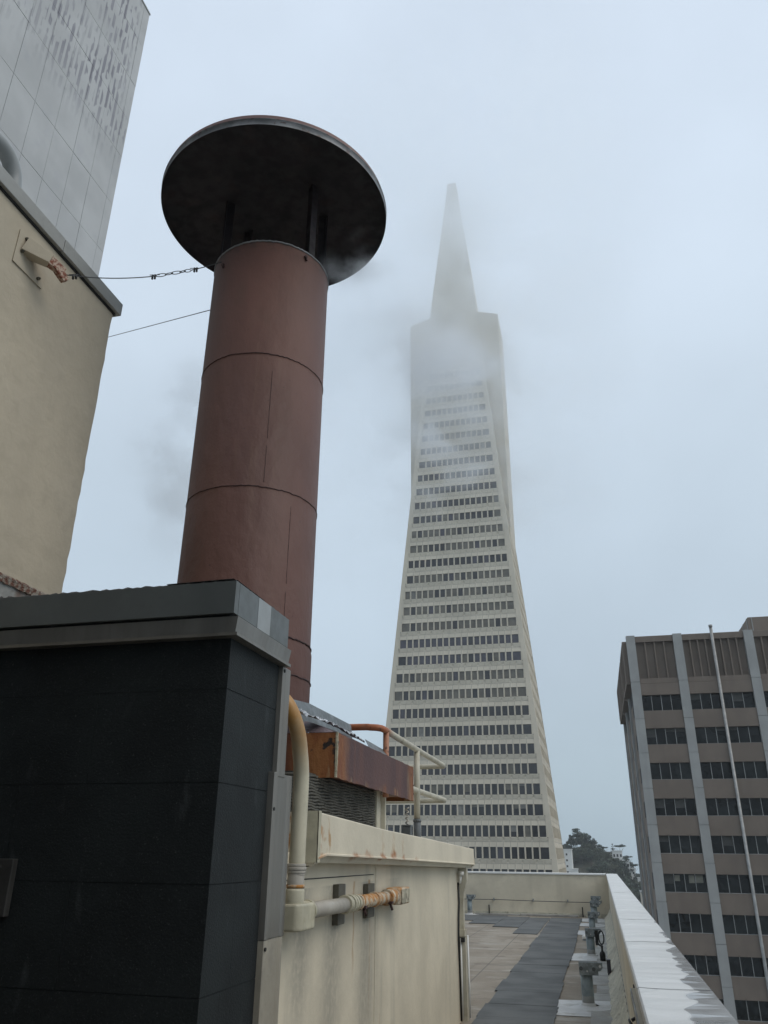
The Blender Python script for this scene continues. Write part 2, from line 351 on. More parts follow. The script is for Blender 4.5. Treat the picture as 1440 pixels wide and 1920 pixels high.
# ------------------------------------------------------------------ parapets
p = thing('parapet_wall', 'long cream parapet on the right with a wide wet metal coping', 'parapet', (.25, 10, 0))
g = MB(); g.box(.12, .36, -2, 25.06, -.4, 1.035); g.build('wall', M['parapet_cream'], p)
g = MB(); g.box(.106, .372, -2, 24.79, 1.012, 1.037); g.build('seal', M['black'], p)
joints = [-2, .2, 2.05, 3.87, 5.75, 7.7, 9.9, 12.6, 15.4, 18.2, 21.2, 24.75]
for a, b_ in zip(joints[:-1], joints[1:]):
    g = MB(); n = max(6, int((b_ - a) / .05)); rows = []
    for i in range(n + 1):
        t = a + .011 + (b_ - a - .022) * i / n
        w = .0045 * math.sin(t * 17 + math.sin(t * 5) * 1.5) + .003 * math.sin(t * 31 + 2 * math.sin(t * 3))
        rows.append([(.098, t, 1.035), (.096, t, 1.092), (.103, t, 1.099), (.18, t, 1.100 + w), (.28, t, 1.101 + w * .8), (.385, t, 1.099), (.393, t, 1.090), (.392, t, 1.03)])
    g.grid(rows, 0, False)
    for r in (rows[0], rows[-1]): g.face(r if r is rows[0] else r[::-1])
    g.build('coping_panel', M['coping'], p)
    g = MB(); g.box(.10, .388, b_ - .012, b_ + .012, 1.04, 1.096); g.build('joint_sealant', M['black'], p)
# lumpy cant flashing at the foot
rr = random.Random(5); g = MB(); rows = []
for i in range(190):
    t = 1 + i * .125; u = lambda s: rr.uniform(-s, s)
    rows.append([(-.045 + u(.018), t, .004), (-.02 + u(.015), t, .035 + u(.008)), (.04 + u(.012), t, .10 + u(.012)), (.095 + u(.006), t, .215 + u(.01)), (.1215, t, .26 + u(.008))])
g.grid(rows, 0, True); g.build('cant_flashing', M['cant'], p)
g = MB(); g.box(.1165, .1205, 1, 24.7, .258, .272)
for i in range(60): g.tube([(.112, 1.2 + i * .4, .265), (.121, 1.2 + i * .4, .265)], .012, 6)
g.build('termination_bar', M['steel_dark'], p)
# metal access panel with two hooks on the inner face
a = thing('access_panel', 'narrow metal panel with two ring hooks on the inner face of the parapet', 'panel', (.1, 4.1, .5))
g = MB(); g.box(.088, .1195, 3.2, 4.72, .25, .985); g.build('panel_sheet', M['parapet_cream'], a, .006)
g = MB(); g.box(.10, .1197, 4.728, 4.80, .25, .99); g.build('gap_trim', M['black'], a)
g = MB(); g.box(.082, .0875, 3.2, 4.72, .94, .985); g.build('top_rail', M['steel_dark'], a)
for yh in (4.35, 4.02):
    g = MB(); g.tube([(.075 - .028 * math.sin(q) * .6, yh + .03 * math.sin(q * 1.0) * .2 + .028 * math.cos(q), .87 + .034 * math.sin(q)) for q in [math.pi * 2 * j / 14 for j in range(13)]], .006, 6)
    g.tube([(.07, yh + .02, .90), (.0875, yh + .02, .91)], .008, 6); g.build('ring_hook', M['wire'], a)

p = thing('parapet_wall', 'low cream parapet crossing the far end of the tan roof', 'parapet', (-6, 24.9, 0))
g = MB(); g.box(-14, .118, 24.8, 25.06, -.4, 1.05); g.build('wall', M['parapet_cream'], p)
for i in range(6):
    x1 = .09 - i * 2.35; g = MB(); g.box(x1 - 2.342, x1, 24.77, 25.1, 1.052, 1.10); g.build('coping_panel', M['coping_dry'], p, .008)
g = MB(); g.box(-14, .10, 24.765, 24.795, 0, .085); g.build('base_flashing', M['cant'], p)
g = MB(); g.box(-2.3, -.75, 24.55, 24.76, .004, .05); g.box(-3.6, -2.32, 24.6, 24.76, .004, .035); g.build('base_pad', M['strip'], p)

cb = thing('safety_cable', 'thin steel lifeline strung along the far parapet face', 'cable', (-2, 24.7, .38))
g = MB(); g.tube([(-9 + i * .51, 24.70, .395 - .012 * abs(math.sin(i * 1.57 / 3)) - .0022 * (i - 9)) for i in range(18)], .009, 6); g.build('cable', M['wire'], cb)
for x in (-7.2, -5.3, -3.05, -1.95, -1.0, -.1):
    g = MB(); g.box(x - .012, x + .012, 24.68, 24.8, .36, .43); g.build('stanchion', M['galv'], cb)
for x in (-3.2, -.62):
    g = MB(); g.box(x - .014, x + .014, 24.72, 24.765, 0, .25); g.build('clip', M['black'], cb)

# ------------------------------------------------------------------ walkway pads
def ordn(n): return {1: 'nearest', 2: 'second', 3: 'third', 4: 'fourth', 5: 'fifth', 6: 'sixth', 7: 'seventh', 8: 'eighth', 9: 'ninth', 10: 'tenth', 11: 'eleventh', 12: 'twelfth', 13: 'thirteenth', 14: 'fourteenth', 15: 'fifteenth', 16: 'sixteenth', 17: 'seventeenth', 18: 'eighteenth', 19: 'nineteenth', 20: 'twentieth', 21: 'twenty-first', 22: 'twenty-second', 23: 'twenty-third', 24: 'twenty-fourth'}[n]
def pad(x0, x1, y0, y1, z, label, rr):
    g = MB(); n = 7
    L = [(x0 + rr.uniform(-.005, .005), y0 + (y1 - y0) * i / n) for i in range(n + 1)]
    Rr = [(x1 + rr.uniform(-.006, .006), y0 + (y1 - y0) * i / n) for i in range(n, -1, -1)]
    g.prism(L[::-1] + Rr[::-1], 2, z, z + .009 + rr.uniform(0, .004))
    o = g.build('walkway_pad', M['pad']); o['label'] = label; o['category'] = 'roof pad'; o['group'] = 'grey walkway pads on the tan roof'
rr = random.Random(11); yy = 23.95; n = 0
ys = []
while yy > 5.2: h = rr.uniform(.78, 1.02); ys.append((yy - h, yy)); yy -= h
for i, (a, b_) in enumerate(ys):
    jl, jr = rr.uniform(-.022, .022), rr.uniform(-.02, .02)
    if i == 0: txt = 'grey walkway pad against the far parapet at the head of the long walkway'
    else: txt = f'grey walkway pad, {ordn(i + 1)} from the far parapet in the long walkway'
    pad(-1.42 + jl, -.63 + jr, a + .006, b_ - .006, .010, txt, rr)
xs = [(-2.0, -1.47, 19.2, 23.9), (-2.62, -2.01, 20.75, 24.05), (-3.3, -2.63, 21.5, 24.3), (-4.0, -3.31, 22.4, 24.4), (-4.75, -4.01, 22.6, 24.45)]
for i, (a, b_, c0, c1) in enumerate(xs):
    pad(a, b_, c0, c1, .004, ['short grey pad joining the long walkway at its left side', 'grey pad second left of the long walkway near the far parapet', 'grey pad third left of the long walkway near the far parapet', 'grey pad beside the far left pedestal', 'grey pad left of the far pedestal behind the downspout'][i], rr)

# ------------------------------------------------------------------ galvanised roof anchor posts
def anchor_post(x, y, h, label, rot=0., seed=1):
    t = thing('anchor_post', label, 'roof anchor', (x, y, 0), 'galvanised anchor posts on the roof')
    rr = random.Random(seed)
    g = MB(); g.tube([(x - .015, y, 0), (x - .015, y, h)], .068, 28); g.build('pipe', M['post'], t)
    g = MB(); g.lathe([(.09, .0), (.085, .03), (.073, .05), (.0685, .055)], x - .015, y, 28); g.build('pipe_boot', M['patch'], t)
    g = MB(); poly = [(x + (.38 + rr.uniform(-.05, .07)) * sx * wx, y + (.5 + rr.uniform(-.1, .12)) * sy) for sx, sy, wx in ((-1, -1, 1), (.1, -1.25, 1), (1, -.9, .6), (1, .8, .6), (-.1, 1.1, 1), (-1.05, .8, 1))]
    g.prism(poly, 2, .004, .008)
    g.lathe([(.24, .0085), (.17, .018), (.10, .03)], x, y, 14, 0, False); g.build('base_flashing', M['patch'], t)
    g = MB(); g.box(x - .08, x + .10, y - .085, y + .085, h, h + .014); g.box(x - .09, x + .122, y - .092, y - .078, h - .012, h + .118)
    g.prism([(x + .1225, h + .118), (x + .1225, h + .03), (x + .15, h + .035), (x + .175, h + .065), (x + .175, h + .118)], 1, y - .092, y - .078)
    g.box(x - .09, x + .122, y + .02, y + .034, h + .0145, h + .112); g.box(x - .02, x + .02, y - .0775, y + .0195, h + .0165, h + .06)
    g.build('top_bracket', M['galv'], t, .003)
    for px_, pz in ((-.065, .055), (.075, .05)):
        g = MB(); g.tube([(x + px_, y - .108, h + pz), (x + px_, y - .091, h + pz)], .022, 6); g.build('bolt', M['sleeve'], t)
    g = MB(); g.tube([(x + .146, y - .0945, h + .08), (x + .146, y - .0765, h + .08)], .015, 16); g.build('eye', M['patch'], t)
    g = MB(); g.tube([(x + .0, y - .0945, h + .028), (x, y - .09, h + .028)], .010, 10); g.build('rivet', M['patch'], t)
    return t
anchor_post(-.268, 10.60, .345, 'nearest galvanised anchor post, its bracket eye bright against the roof', seed=1)
anchor_post(-.285, 15.45, .325, 'galvanised anchor post with a black snap hook hanging from its bracket', seed=2)
anchor_post(-.305, 20.0, .31, 'galvanised anchor post third from the viewer, beyond the one with the hook', seed=3)
anchor_post(-.275, 22.15, .42, 'galvanised anchor post fourth from the viewer along the parapet', seed=4)
anchor_post(-.27, 23.75, .46, 'farthest galvanised anchor post, against the far parapet', seed=5)
anchor_post(-3.69, 24.45, .40, 'pale blue anchor post standing alone at the far left by the downspout', seed=6)

t = thing('snap_hook', 'black snap hook and strap clipped to an anchor post bracket', 'hook', (-.12, 15.33, .3))
g = MB(); g.tube([(-.115 + .042 * math.cos(q), 15.30, .315 + .10 * math.sin(q)) for q in [2 * math.pi * i / 20 for i in range(20)]], .011, 8, closed=True); g.build('loop', M['plastic'], t)
g = MB(); g.box(-.215, -.165, 15.29, 15.31, .20, .42); g.tube([(-.19, 15.30, .24), (-.15, 15.30, .20), (-.125, 15.30, .19)], .014, 8); g.box(-.135, -.105, 15.285, 15.315, .16, .22); g.build('strap', M['plastic'], t)
t = thing('rope_grab', 'small black bottle-shaped weight hanging below the snap hook', 'weight', (-.115, 15.2, 0))
g = MB(); g.lathe([(.001, .012), (.045, .014), (.047, .10), (.042, .125), (.018, .15), (.014, .20), (.024, .215), (.012, .24), (.001, .241)], -.115, 14.95, 16); g.build('body', M['plastic'], t)
g = MB(); g.tube([(-.115, 14.95, .24), (-.118, 15.2, .20)], .004, 6); g.build('cord', M['wire'], t)
t = thing('junction_box', 'small dark box standing on the roof at the parapet foot', 'box', (-.02, 13.4, 0))
g = MB(); g.box(-.055, .0, 13.30, 13.42, .03, .19); g.build('body', M['boxgrey'], t, .006)
g = MB(); g.box(-.058, .003, 13.296, 13.424, .19, .20); g.build('lid', M['boxgrey'], t)
g = MB(); g.box(-.05, -.035, 13.32, 13.34, .0, .03); g.box(-.02, -.005, 13.32, 13.34, .0, .03); g.build('foot', M['boxgrey'], t)
t = thing('dome_vent', 'tiny white dome vent on the roof left of the hooked anchor post', 'vent', (-.45, 18.3, 0))
g = MB(); g.lathe([(.06, .004), (.05, .03)], -.45, 18.3, 14); g.build('collar', M['galv'], t)
g = MB(); g.lathe([(.062, .03), (.064, .06), (.045, .095), (.001, .108)], -.45, 18.3, 16); g.build('dome', M['whitep'], t)

# ------------------------------------------------------------------ granite clad wall at the left
t = thing('granite_wall', 'near-black granite clad wall with grey metal fascias filling the lower left', 'wall', (-3.5, 3.4, 0))
g = MB(); g.box(-6.5, -1.5035, 3.1235, 3.70, 0, 2.55); g.build('core', M['mortar'], t)
rr = random.Random(21)
zs = [0, .325, .708, 1.090, 1.474, 1.856, 2.240, 2.475]
g = MB()
for i in range(len(zs) - 1):
    x = -1.5; off = .62 if i % 2 else .95
    e = -1.5
    while e > -6.4:
        w = off if e == -1.5 else .78
        g.box(max(e - w, -6.5) + .0015, e - (.0015 if e < -1.5 else 0), 3.12 + rr.uniform(0, .0015), 3.135, zs[i] + .002, zs[i + 1] - .002); e -= w
    sp = (3.385, 3.52, 3.30)[i % 3]
    g.box(-1.515, -1.5, 3.1352, sp - .0015, zs[i] + .002, zs[i + 1] - .002); g.box(-1.515, -1.5 - .001, sp + .0015, 3.70, zs[i] + .002, zs[i + 1] - .002)
g.build('granite_cladding', M['granite'], t)
# fascias round the top: a grey panel band over a stainless drip band
def band(z0, z1, d0, d1, name, mat_, lip=None):
    """a strip round the corner; d0/d1 is how far the bottom/top edge stands proud"""
    g = MB(); x0, x1, y0, y1 = -6.5, -1.5, 3.12, 3.74
    g.grid([[(x0, y0 - d0, z0), (x1 + d0, y0 - d0, z0), (x1 + d0, y1, z0), (x1 - .2, y1, z0)], [(x0, y0 - d1, z1), (x1 + d1, y0 - d1, z1), (x1 + d1, y1, z1), (x1 - .2, y1, z1)]], 0, False)
    g.grid([[(x0, y0 - d1, z1), (x1 + d1, y0 - d1, z1), (x1 + d1, y1, z1)], [(x0, y0 + .1, z1 + .001), (x1 - .1, y0 + .1, z1 + .001), (x1 - .1, y1, z1 + .001)]], 0, False)
    g.grid([[(x0, y0 - d0, z0), (x1 + d0, y0 - d0, z0), (x1 + d0, y1, z0)], [(x0, y0 + .02, z0), (x1 - .02, y0 + .02, z0), (x1 - .02, y1, z0)]], 0, False)
    return g.build(name, mat_, t)
band(2.478, 2.548, .032, .046, 'drip_fascia', M['steel_dark'])
band(2.462, 2.476, .048, .048, 'drip_lip', M['steel'])
band(2.548, 2.556, .012, .012, 'shadow_gap', M['black'])
g = MB(); x1 = -1.47
g.box(-6.5, x1, 3.06, 3.10, 2.560, 2.708); g.build('front_panel', M['fascia_grey'], t)
g = MB(); g.box(-6.5, -1.512, 3.102, 3.72, 2.5505, 2.704); g.build('fascia_backing', M['black'], t)
for (a, b_, mm) in ((3.103, 3.318, 'fascia_grey'), (3.323, 3.478, 'fascia_pale'), (3.479, 3.725, 'fascia_grey')):
    g = MB(); g.box(-1.51, x1, a, b_, 2.560, 2.708); g.build('side_panel', M[mm], t)
rr = random.Random(4); g = MB(); rows = [[], [], []]
for i in range(220):
    x = -6.5 + (x1 - .004 + 6.5) * i / 219; h = rr.uniform(.003, .013)
    rows[0].append((x, 3.064 + rr.uniform(-.002, .004), 2.709)); rows[1].append((x, 3.07 + rr.uniform(0, .01), 2.709 + h)); rows[2].append((x, 3.4, 2.712 + h * .4))
g.grid(rows, 0, False); rows = [[], [], []]
for i in range(34):
    y_ = 3.064 + .655 * i / 33; h = rr.uniform(.003, .013)
    rows[0].append((x1 - .003 + rr.uniform(-.004, .002), y_, 2.709)); rows[1].append((x1 - .01 - rr.uniform(0, .01), y_, 2.709 + h)); rows[2].append((x1 - .35, y_, 2.712 + h * .4))
g.grid(rows, 0, False); g.build('roof_felt', M['felt'], t)
# stainless corner strips between the granite and the cream enclosure
g = MB(); g.prism([(-1.53, 3.702), (-1.478, 3.702), (-1.478, 3.812), (-1.53, 3.812)], 2, 1.93, 2.46); g.build('corner_strip', M['steel'], t, .002)
g = MB(); g.prism([(-1.535, 3.655), (-1.47, 3.655), (-1.47, 3.70), (-1.482, 3.705), (-1.482, 3.86), (-1.474, 3.875), (-1.474, 3.905), (-1.535, 3.905)], 2, 1.235, 1.945); g.build('corner_strip', M['steel'], t, .002)
g = MB(); g.prism([(-1.535, 3.657), (-1.473, 3.657), (-1.473, 3.70), (-1.486, 3.705), (-1.486, 3.86), (-1.478, 3.875), (-1.478, 3.90), (-1.535, 3.90)], 2, 0, 1.234); g.build('corner_strip', M['strip_cream'], t, .002)
g = MB()
for z in (1.78, 1.2): g.tube([(-1.472, 3.672, z), (-1.466, 3.672, z)], .008, 8)
g.tube([(-1.48, 3.722, 2.44), (-1.474, 3.722, 2.44)], .009, 8); g.build('screw', M['black'], t)
t = thing('wall_plate', 'small dull metal plate bolted on the dark wall at the left edge', 'plate', (-2.5, 3.1, 1.3))
g = MB(); g.box(-2.75, -2.385, 3.085, 3.118, 1.34, 1.558); g.build('plate', M['plate'], t, .004)
for x, z in ((-2.445, 1.525), (-2.46, 1.385)):
    g = MB(); g.tube([(x, 3.086, z), (x, 3.07, z)], .010, 6); g.build('bolt', M['black'], t)

# ------------------------------------------------------------------ cream mechanical enclosure with sloped roof slab
t = thing('mechanical_enclosure', 'stained cream rooftop enclosure with an overhanging rust-streaked roof slab', 'enclosure', (-3.5, 7, 0))
g = MB(); g.hexa([(-6, 3.90, 0), (-1.55, 3.90, 0), (-1.55, 9.45, 0), (-6, 9.45, 0), (-6, 3.90, 1.60), (-1.55, 3.90, 1.60), (-1.55, 9.45, 1.44), (-6, 9.45, 1.44)])
g.build('wall', M['wall_cream'], t, .01)
YS = [4.18, 4.33, 5.66, 7.06, 8.6, 9.80]; TOP = [1.790, 1.784, 1.738, 1.708, 1.668, 1.640]; BOT = [1.560, 1.578, 1.556, 1.528, 1.498, 1.472]
g = MB()
g.grid([[(-6, y_, a + .0) for y_, a in zip(YS, TOP)], [(-1.424, y_, a) for y_, a in zip(YS, TOP)], [(-1.420, y_, a - .006) for y_, a in zip(YS, TOP)], [(-1.420, y_, b_ + .012) for y_, b_ in zip(YS, BOT)], [(-1.412, y_, b_ + .008) for y_, b_ in zip(YS, BOT)], [(-1.412, y_, b_) for y_, b_ in zip(YS, BOT)], [(-1.44, y_, b_) for y_, b_ in zip(YS, BOT)], [(-1.46, y_, b_ - .035) for y_, b_ in zip(YS, BOT)], [(-6, y_, b_ - .035) for y_, b_ in zip(YS, BOT)]], 0, False)
g.face([(-6, 4.18, 1.79), (-6, 4.18, 1.53), (-1.44, 4.18, 1.53), (-1.42, 4.18, 1.56), (-1.424, 4.18, 1.79)])
g.face([(-6, 9.8, 1.64), (-1.424, 9.8, 1.64), (-1.412, 9.8, 1.472), (-1.46, 9.8, 1.437), (-6, 9.8, 1.437)])
g.build('roof_slab', M['fascia_cream'], t)
g = MB(); g.box(-1.50, -1.415, 4.173, 4.179, 1.545, 1.795); g.box(-1.4195, -1.414, 4.173, 4.215, 1.545, 1.795); g.build('corner_trim', M['conduit'], t)
g = MB(); g.hexa([(-1.551, 3.91, 1.46), (-1.547, 3.91, 1.46), (-1.547, 5.8, 1.452), (-1.551, 5.8, 1.452), (-1.551, 3.91, 1.466), (-1.547, 3.91, 1.466), (-1.547, 5.8, 1.457), (-1.551, 5.8, 1.457)]); g.build('soffit_joint', M['black'], t)
g = MB(); g.hexa([(-1.5495, 5.86, 0), (-1.5470, 5.86, 0), (-1.5470, 9.44, 0), (-1.5495, 9.44, 0), (-1.5495, 5.86, 1.50), (-1.5470, 5.86, 1.50), (-1.5470, 9.44, 1.44), (-1.5495, 9.44, 1.44)]); g.build('sheet_panel', M['wall_cream'], t)
g = MB(); g.tube([(-1.5, 9.86, 1.62), (-1.5, 9.86, 1.49)], .02, 8); g.build('gutter_outlet', M['rail_cream'], t)

t = thing('downspout', 'flat cream downspout kinked at the far corner of the enclosure', 'downspout', (-1.5, 9.5, 0))
pts = [(1.46, .03), (1.30, .03), (1.12, .0), (.90, .0), (.90, .0)]
g = MB(); rows = []
for z, d in ((1.46, .045), (1.32, .045), (1.20, .01), (1.10, .0), (.80, .0)):
    rows.append([(-1.545, 9.40 - d * 0, z), (-1.496 + d, 9.40, z), (-1.496 + d, 9.49, z), (-1.545, 9.49, z)])
g.grid(rows, 0, False, True); g.build('spout', M['rail_cream'], t)
g = MB(); g.box(-1.55, -1.486, 9.385, 9.505, .775, .84); g.build('strap', M['rail_cream'], t)
g = MB(); g.grid([[(-1.543, 9.41, z), (-1.484, 9.41, z), (-1.484, 9.50, z), (-1.543, 9.50, z)] for z in (.772, .0)], 0, False, True); g.build('lower_spout', M['rail_cream'], t)
g = MB(); g.tube([(-1.474, 9.50, .78), (-1.470, 9.50, .02)], .010, 8); g.tube([(-1.53, 9.39, .76), (-1.53, 9.39, .02)], .009, 8); g.build('side_pipe', M['coping_dry'], t)
g = MB(); g.box(-1.525, -1.488, 9.36, 9.40, .725, .765); g.build('bracket', M['black'], t)
t = thing('wall_cable', 'black cable running down the wall corner beside the downspout', 'cable', (-1.55, 9.3, 0))
g = MB(); g.tube([(-1.535, 9.34, 1.30), (-1.53, 9.33, 1.1), (-1.53, 9.27, .95), (-1.53, 9.24, .75), (-1.53, 9.27, .5), (-1.53, 9.30, .02)], .011, 8); g.build('cable', M['plastic'], t)
g = MB(); g.tube([(-1.50, 9.33, 1.41), (-1.50, 9.33, 1.37)], .030, 12); g.tube([(-1.51, 9.335, 1.37), (-1.515, 9.335, 1.29)], [.018, .012], 8); g.build('light_fitting', M['whitep'], t)

# ------------------------------------------------------------------ conduit in front of the enclosure
t = thing('conduit_pipe', 'bent cream conduit dropping into a boxy elbow and a rusty horizontal stub', 'pipe', (-1.47, 4.1, 1.3))
XP = -1.468; g = MB()
arc = [(-1.72, 3.90, 2.40), (-1.60, 3.885, 2.365), (-1.525, 3.87, 2.315), (-1.485, 3.885, 2.25), (XP, 3.935, 2.165), (XP, 3.985, 2.07), (XP, 4.02, 1.96), (XP, 4.022, 1.8), (XP, 4.018, 1.52)]
def smoothp(pts, n=6):
    P = [Vector(p) for p in pts]; out = []
    for i in range(len(P) - 1):
        a, b_, c_, d = P[max(i - 1, 0)], P[i], P[i + 1], P[min(i + 2, len(P) - 1)]
        for j in range(n):
            s = j / n; out.append(.5 * ((2 * b_) + (c_ - a) * s + (2 * a - 5 * b_ + 4 * c_ - d) * s * s + (3 * b_ - a - 3 * c_ + d) * s ** 3))
    return out + [P[-1]]
g.tube(smoothp(arc), .0405, 20); g.build('bent_pipe', M['conduit_bend'], t)
g = MB()
for z, r in ((1.535, .047), (1.52, .05), (1.505, .047), (1.495, .044)): g.tube([(XP, 4.016, z - .007), (XP, 4.016, z + .007)], r, 20)
g.tube([(XP, 4.014, 1.50), (XP, 4.012, 1.36)], .042, 20); g.build('coupling', M['conduit_grey'], t, .002)
g = MB(); g.tube([(XP, 4.013, 1.433), (XP, 4.013, 1.448)], .0455, 20); g.build('rust_band', M['conduit_rust'], t)
g = MB(); g.tube([(XP, 4.01, 1.30), (XP, 4.01, 1.432)], .0475, 20); g.tube([(XP, 4.05, 1.325), (XP, 4.20, 1.322)], .047, 20)
prof = [(XP - .055, 3.952), (XP + .030, 3.952), (XP + .052, 3.972), (XP + .058, 4.00), (XP + .058, 4.165), (XP - .055, 4.165)]
g.prism(prof, 2, 1.245, 1.365); g.build('elbow_box', M['conduit'], t, .012, 3)
g = MB(); g.tube([(XP, 4.19, 1.322), (XP, 4.215, 1.322)], .052, 20); g.build('lock_ring', M['conduit'], t)
g = MB(); g.tube([(XP, 4.215, 1.321), (XP, 4.86, 1.315)], .039, 20); g.build('stub_pipe', M['conduit_grey'], t)
g = MB()
for y_, r in ((4.85, .050), (4.89, .046), (4.94, .049), (5.0, .045), (5.05, .046)): g.tube([(XP, y_, 1.316), (XP, y_ + .032, 1.316)], r, 20)
g.build('union', M['conduit'], t, .002)
g = MB(); g.tube([(XP, 5.08, 1.315), (XP, 5.85, 1.309)], .0385, 20)
for y_ in (5.12, 5.50): g.tube([(XP, y_, 1.313), (XP, y_ + .035, 1.313)], .045, 20)
g.build('rusty_pipe', M['conduit_rust'], t)
g = MB(); g.tube([(XP, 5.84, 1.309), (XP, 6.06, 1.307)], .052, 20); g.build('end_collar', M['conduit_rust'], t)
g = MB(); g.prism([(XP - .055, 6.05), (XP + .04, 6.05), (XP + .058, 6.08), (XP + .058, 6.34), (XP - .055, 6.34)], 2, 1.252, 1.362); g.build('end_box', M['conduit_rust'], t, .012, 3)
g = MB(); g.prism([(6.07, 1.262), (6.32, 1.262), (6.32, 1.352), (6.07, 1.352)], 0, XP + .0585, XP + .063); g.build('end_cover', M['seal'], t, .008)
for y_, z in ((5.16, 1.27), (5.84, 1.262)):
    g = MB(); g.tube([(XP + .03, y_, z + .012), (XP + .045, y_ + .01, z - .03)], .009, 6); g.box(XP + .02, XP + .05, y_ - .02, y_ + .02, z + .01, z + .025)
    g.build('clamp_bolt', M['weld'], t)
for ya, yb, z0, z1, w in ((4.88, 5.06, 1.205, 1.42, 'left'), (5.54, 5.75, 1.20, 1.402, 'right')):
    t2 = thing('strut_bracket', 'olive strut bracket holding the conduit, %s one' % ('nearer the boxy elbow' if w == 'left' else 'nearer the rusty end box'), 'bracket', (-1.53, ya, z0), 'olive strut brackets on the cream wall')
    g = MB(); g.box(-1.548, -1.513, ya, yb - .05, z0, z1); g.build('channel', M['strut'], t2, .002)
    g = MB(); g.box(-1.548, -1.525, yb - .047, yb, z0 + .003, z1 - .003); g.build('flange', M['steel_dark'], t2)

# ------------------------------------------------------------------ chimney base hood
t = thing('exhaust_hood', 'rusted purple-brown hood over a ribbed dark vent block at the chimney foot', 'hood', (-2.9, 6.7, 1.7))
g = MB(); X0, X1, Y0, Y1 = -4.2, -1.75, 5.5, 8.05
rr = random.Random(8); n = 40
tops = [(X1, Y0 + (Y1 - Y0) * i / n, 2.382 + rr.uniform(-.004, .003)) for i in range(n + 1)]
bots = [(X1 + .002, Y0 + (Y1 - Y0) * i / n, 2.074 - .010 * i / n + rr.uniform(-.006, .004)) for i in range(n + 1)]
g.grid([bots, tops], 0, False); g.grid([tops, [(X1 - .04, p_[1], 2.392) for p_ in tops]], 0, False)
g.face([(X0, Y0, 2.08), (X1, Y0, 2.074), (X1, Y0, 2.382), (X0, Y0, 2.39)]); g.face([(X1, Y1, 2.062), (X0, Y1, 2.07), (X0, Y1, 2.39), (X1, Y1, 2.382)]); g.face([(X0, Y1, 2.07), (X0, Y0, 2.08), (X0, Y0, 2.39), (X0, Y1, 2.39)])
g.face([(X0, Y1, 2.10), (X1, Y1, 2.10), (X1, Y0, 2.10), (X0, Y0, 2.10)])
g.build('hood_skirt', M['hood'], t)
g = MB(); cx, cy = -2.95, 6.35; seg = 72; rows = []
for s in range(9):
    f = s / 8; row = []
    for q in range(seg):
        a = 2 * math.pi * q / seg; ca, sa = math.cos(a), math.sin(a)
        # rectangle edge in direction a
        ex = (X1 - .02 - cx) / ca if ca > 1e-6 else ((X0 + .02 - cx) / ca if ca < -1e-6 else 1e9)
        ey = (Y1 - .02 - cy) / sa if sa > 1e-6 else ((Y0 + .02 - cy) / sa if sa < -1e-6 else 1e9)
        r0 = min(ex, ey); r1 = .66; r = r0 * (1 - f) + r1 * f
        row.append((cx + ca * r, cy + sa * r, 2.388 + .17 * math.sin(f * math.pi / 2)))
    rows.append(row)
g.grid(rows, 0, True, True); g.build('shoulder', M['hood'], t)
g = MB(); pz = 0
for i in range(24):
    z = 2.075 + i * .0129; g.box(X1 - .010, X1 + .004 + rr.uniform(0, .003), Y0 - .004 - rr.uniform(0, .003), Y0 + .010, z, z + .0125)
g.build('corner_seal', M['seal'], t)
# ribbed bird-screen block: thin mesh ribs
g = MB(); xa, ya, yb = -1.90, 5.22, 7.10
g.box(-4.0, xa, ya, yb, 1.74, 2.098); g.build('screen_block', M['mesh'], t)
g = MB()
for i in range(17):
    z = 1.765 + i * .0195; rows = []
    for j in range(41):
        y_ = ya + .02 + (yb - ya - .04) * j / 40; d = .010 * math.sin(j * .9 + i) + .006 * math.sin(j * 2.3)
        rows.append((xa + .012, y_, z + d * .4))
    g.tube(rows, .0085, 6)
    g.tube([(xa + .012, ya - .012, z), (xa - .9, ya - .012, z + .004), (xa - 2., ya - .012, z)], .0085, 6)
g.build('mesh_ribs', M['mesh'], t)
g = MB(); g.box(-1.93, -1.88, 7.12, 7.25, 1.72, 2.098); g.box(-1.88, -1.84, 7.26, 7.30, 1.70, 2.07); g.build('leg', M['rail_cream'], t)
g = MB(); g.hexa([(-2.4, 7.08, 1.70), (-1.86, 7.08, 1.70), (-1.80, 7.75, 1.70), (-2.4, 7.75, 1.70), (-2.4, 7.08, 1.80), (-1.88, 7.08, 1.80), (-1.82, 7.72, 1.722), (-2.4, 7.72, 1.722)]); g.build('mesh_skirt', M['mesh'], t)

def sheet(name, label, pts, thick, mt, cat):
    P = [Vector(q) for q in pts]; nn = (P[1] - P[0]).cross(P[-1] - P[0]).normalized() * thick
    g = MB(); b_ = [tuple(q) for q in P]; t_ = [tuple(q + nn) for q in P]; n = len(P)
    g.face(b_[::-1]); g.face(t_)
    for i in range(n): g.face([b_[i], b_[(i + 1) % n], t_[(i + 1) % n], t_[i]])
    o = g.build(name, mt); o['label'] = label; o['category'] = cat; return o
sheet('flashing_sheet', 'long dull galvanised sheet leaning along the chimney foot on the hood', [(-2.10, 5.40, 2.47), (-2.02, 6.82, 2.40), (-2.08, 6.92, 2.645), (-2.12, 5.90, 2.665), (-2.12, 5.42, 2.625)], .004, M['sheet'], 'metal sheet')
sheet('flashing_sheet', 'short dull galvanised sheet resting on the hood edge below the pipe rail', [(-1.79, 6.58, 2.37), (-1.78, 7.25, 2.37), (-1.86, 7.30, 2.46), (-1.87, 6.66, 2.48)], .004, M['sheet'], 'metal sheet')
rr = random.Random(31); g = MB(); rows = [[], [], [], []]
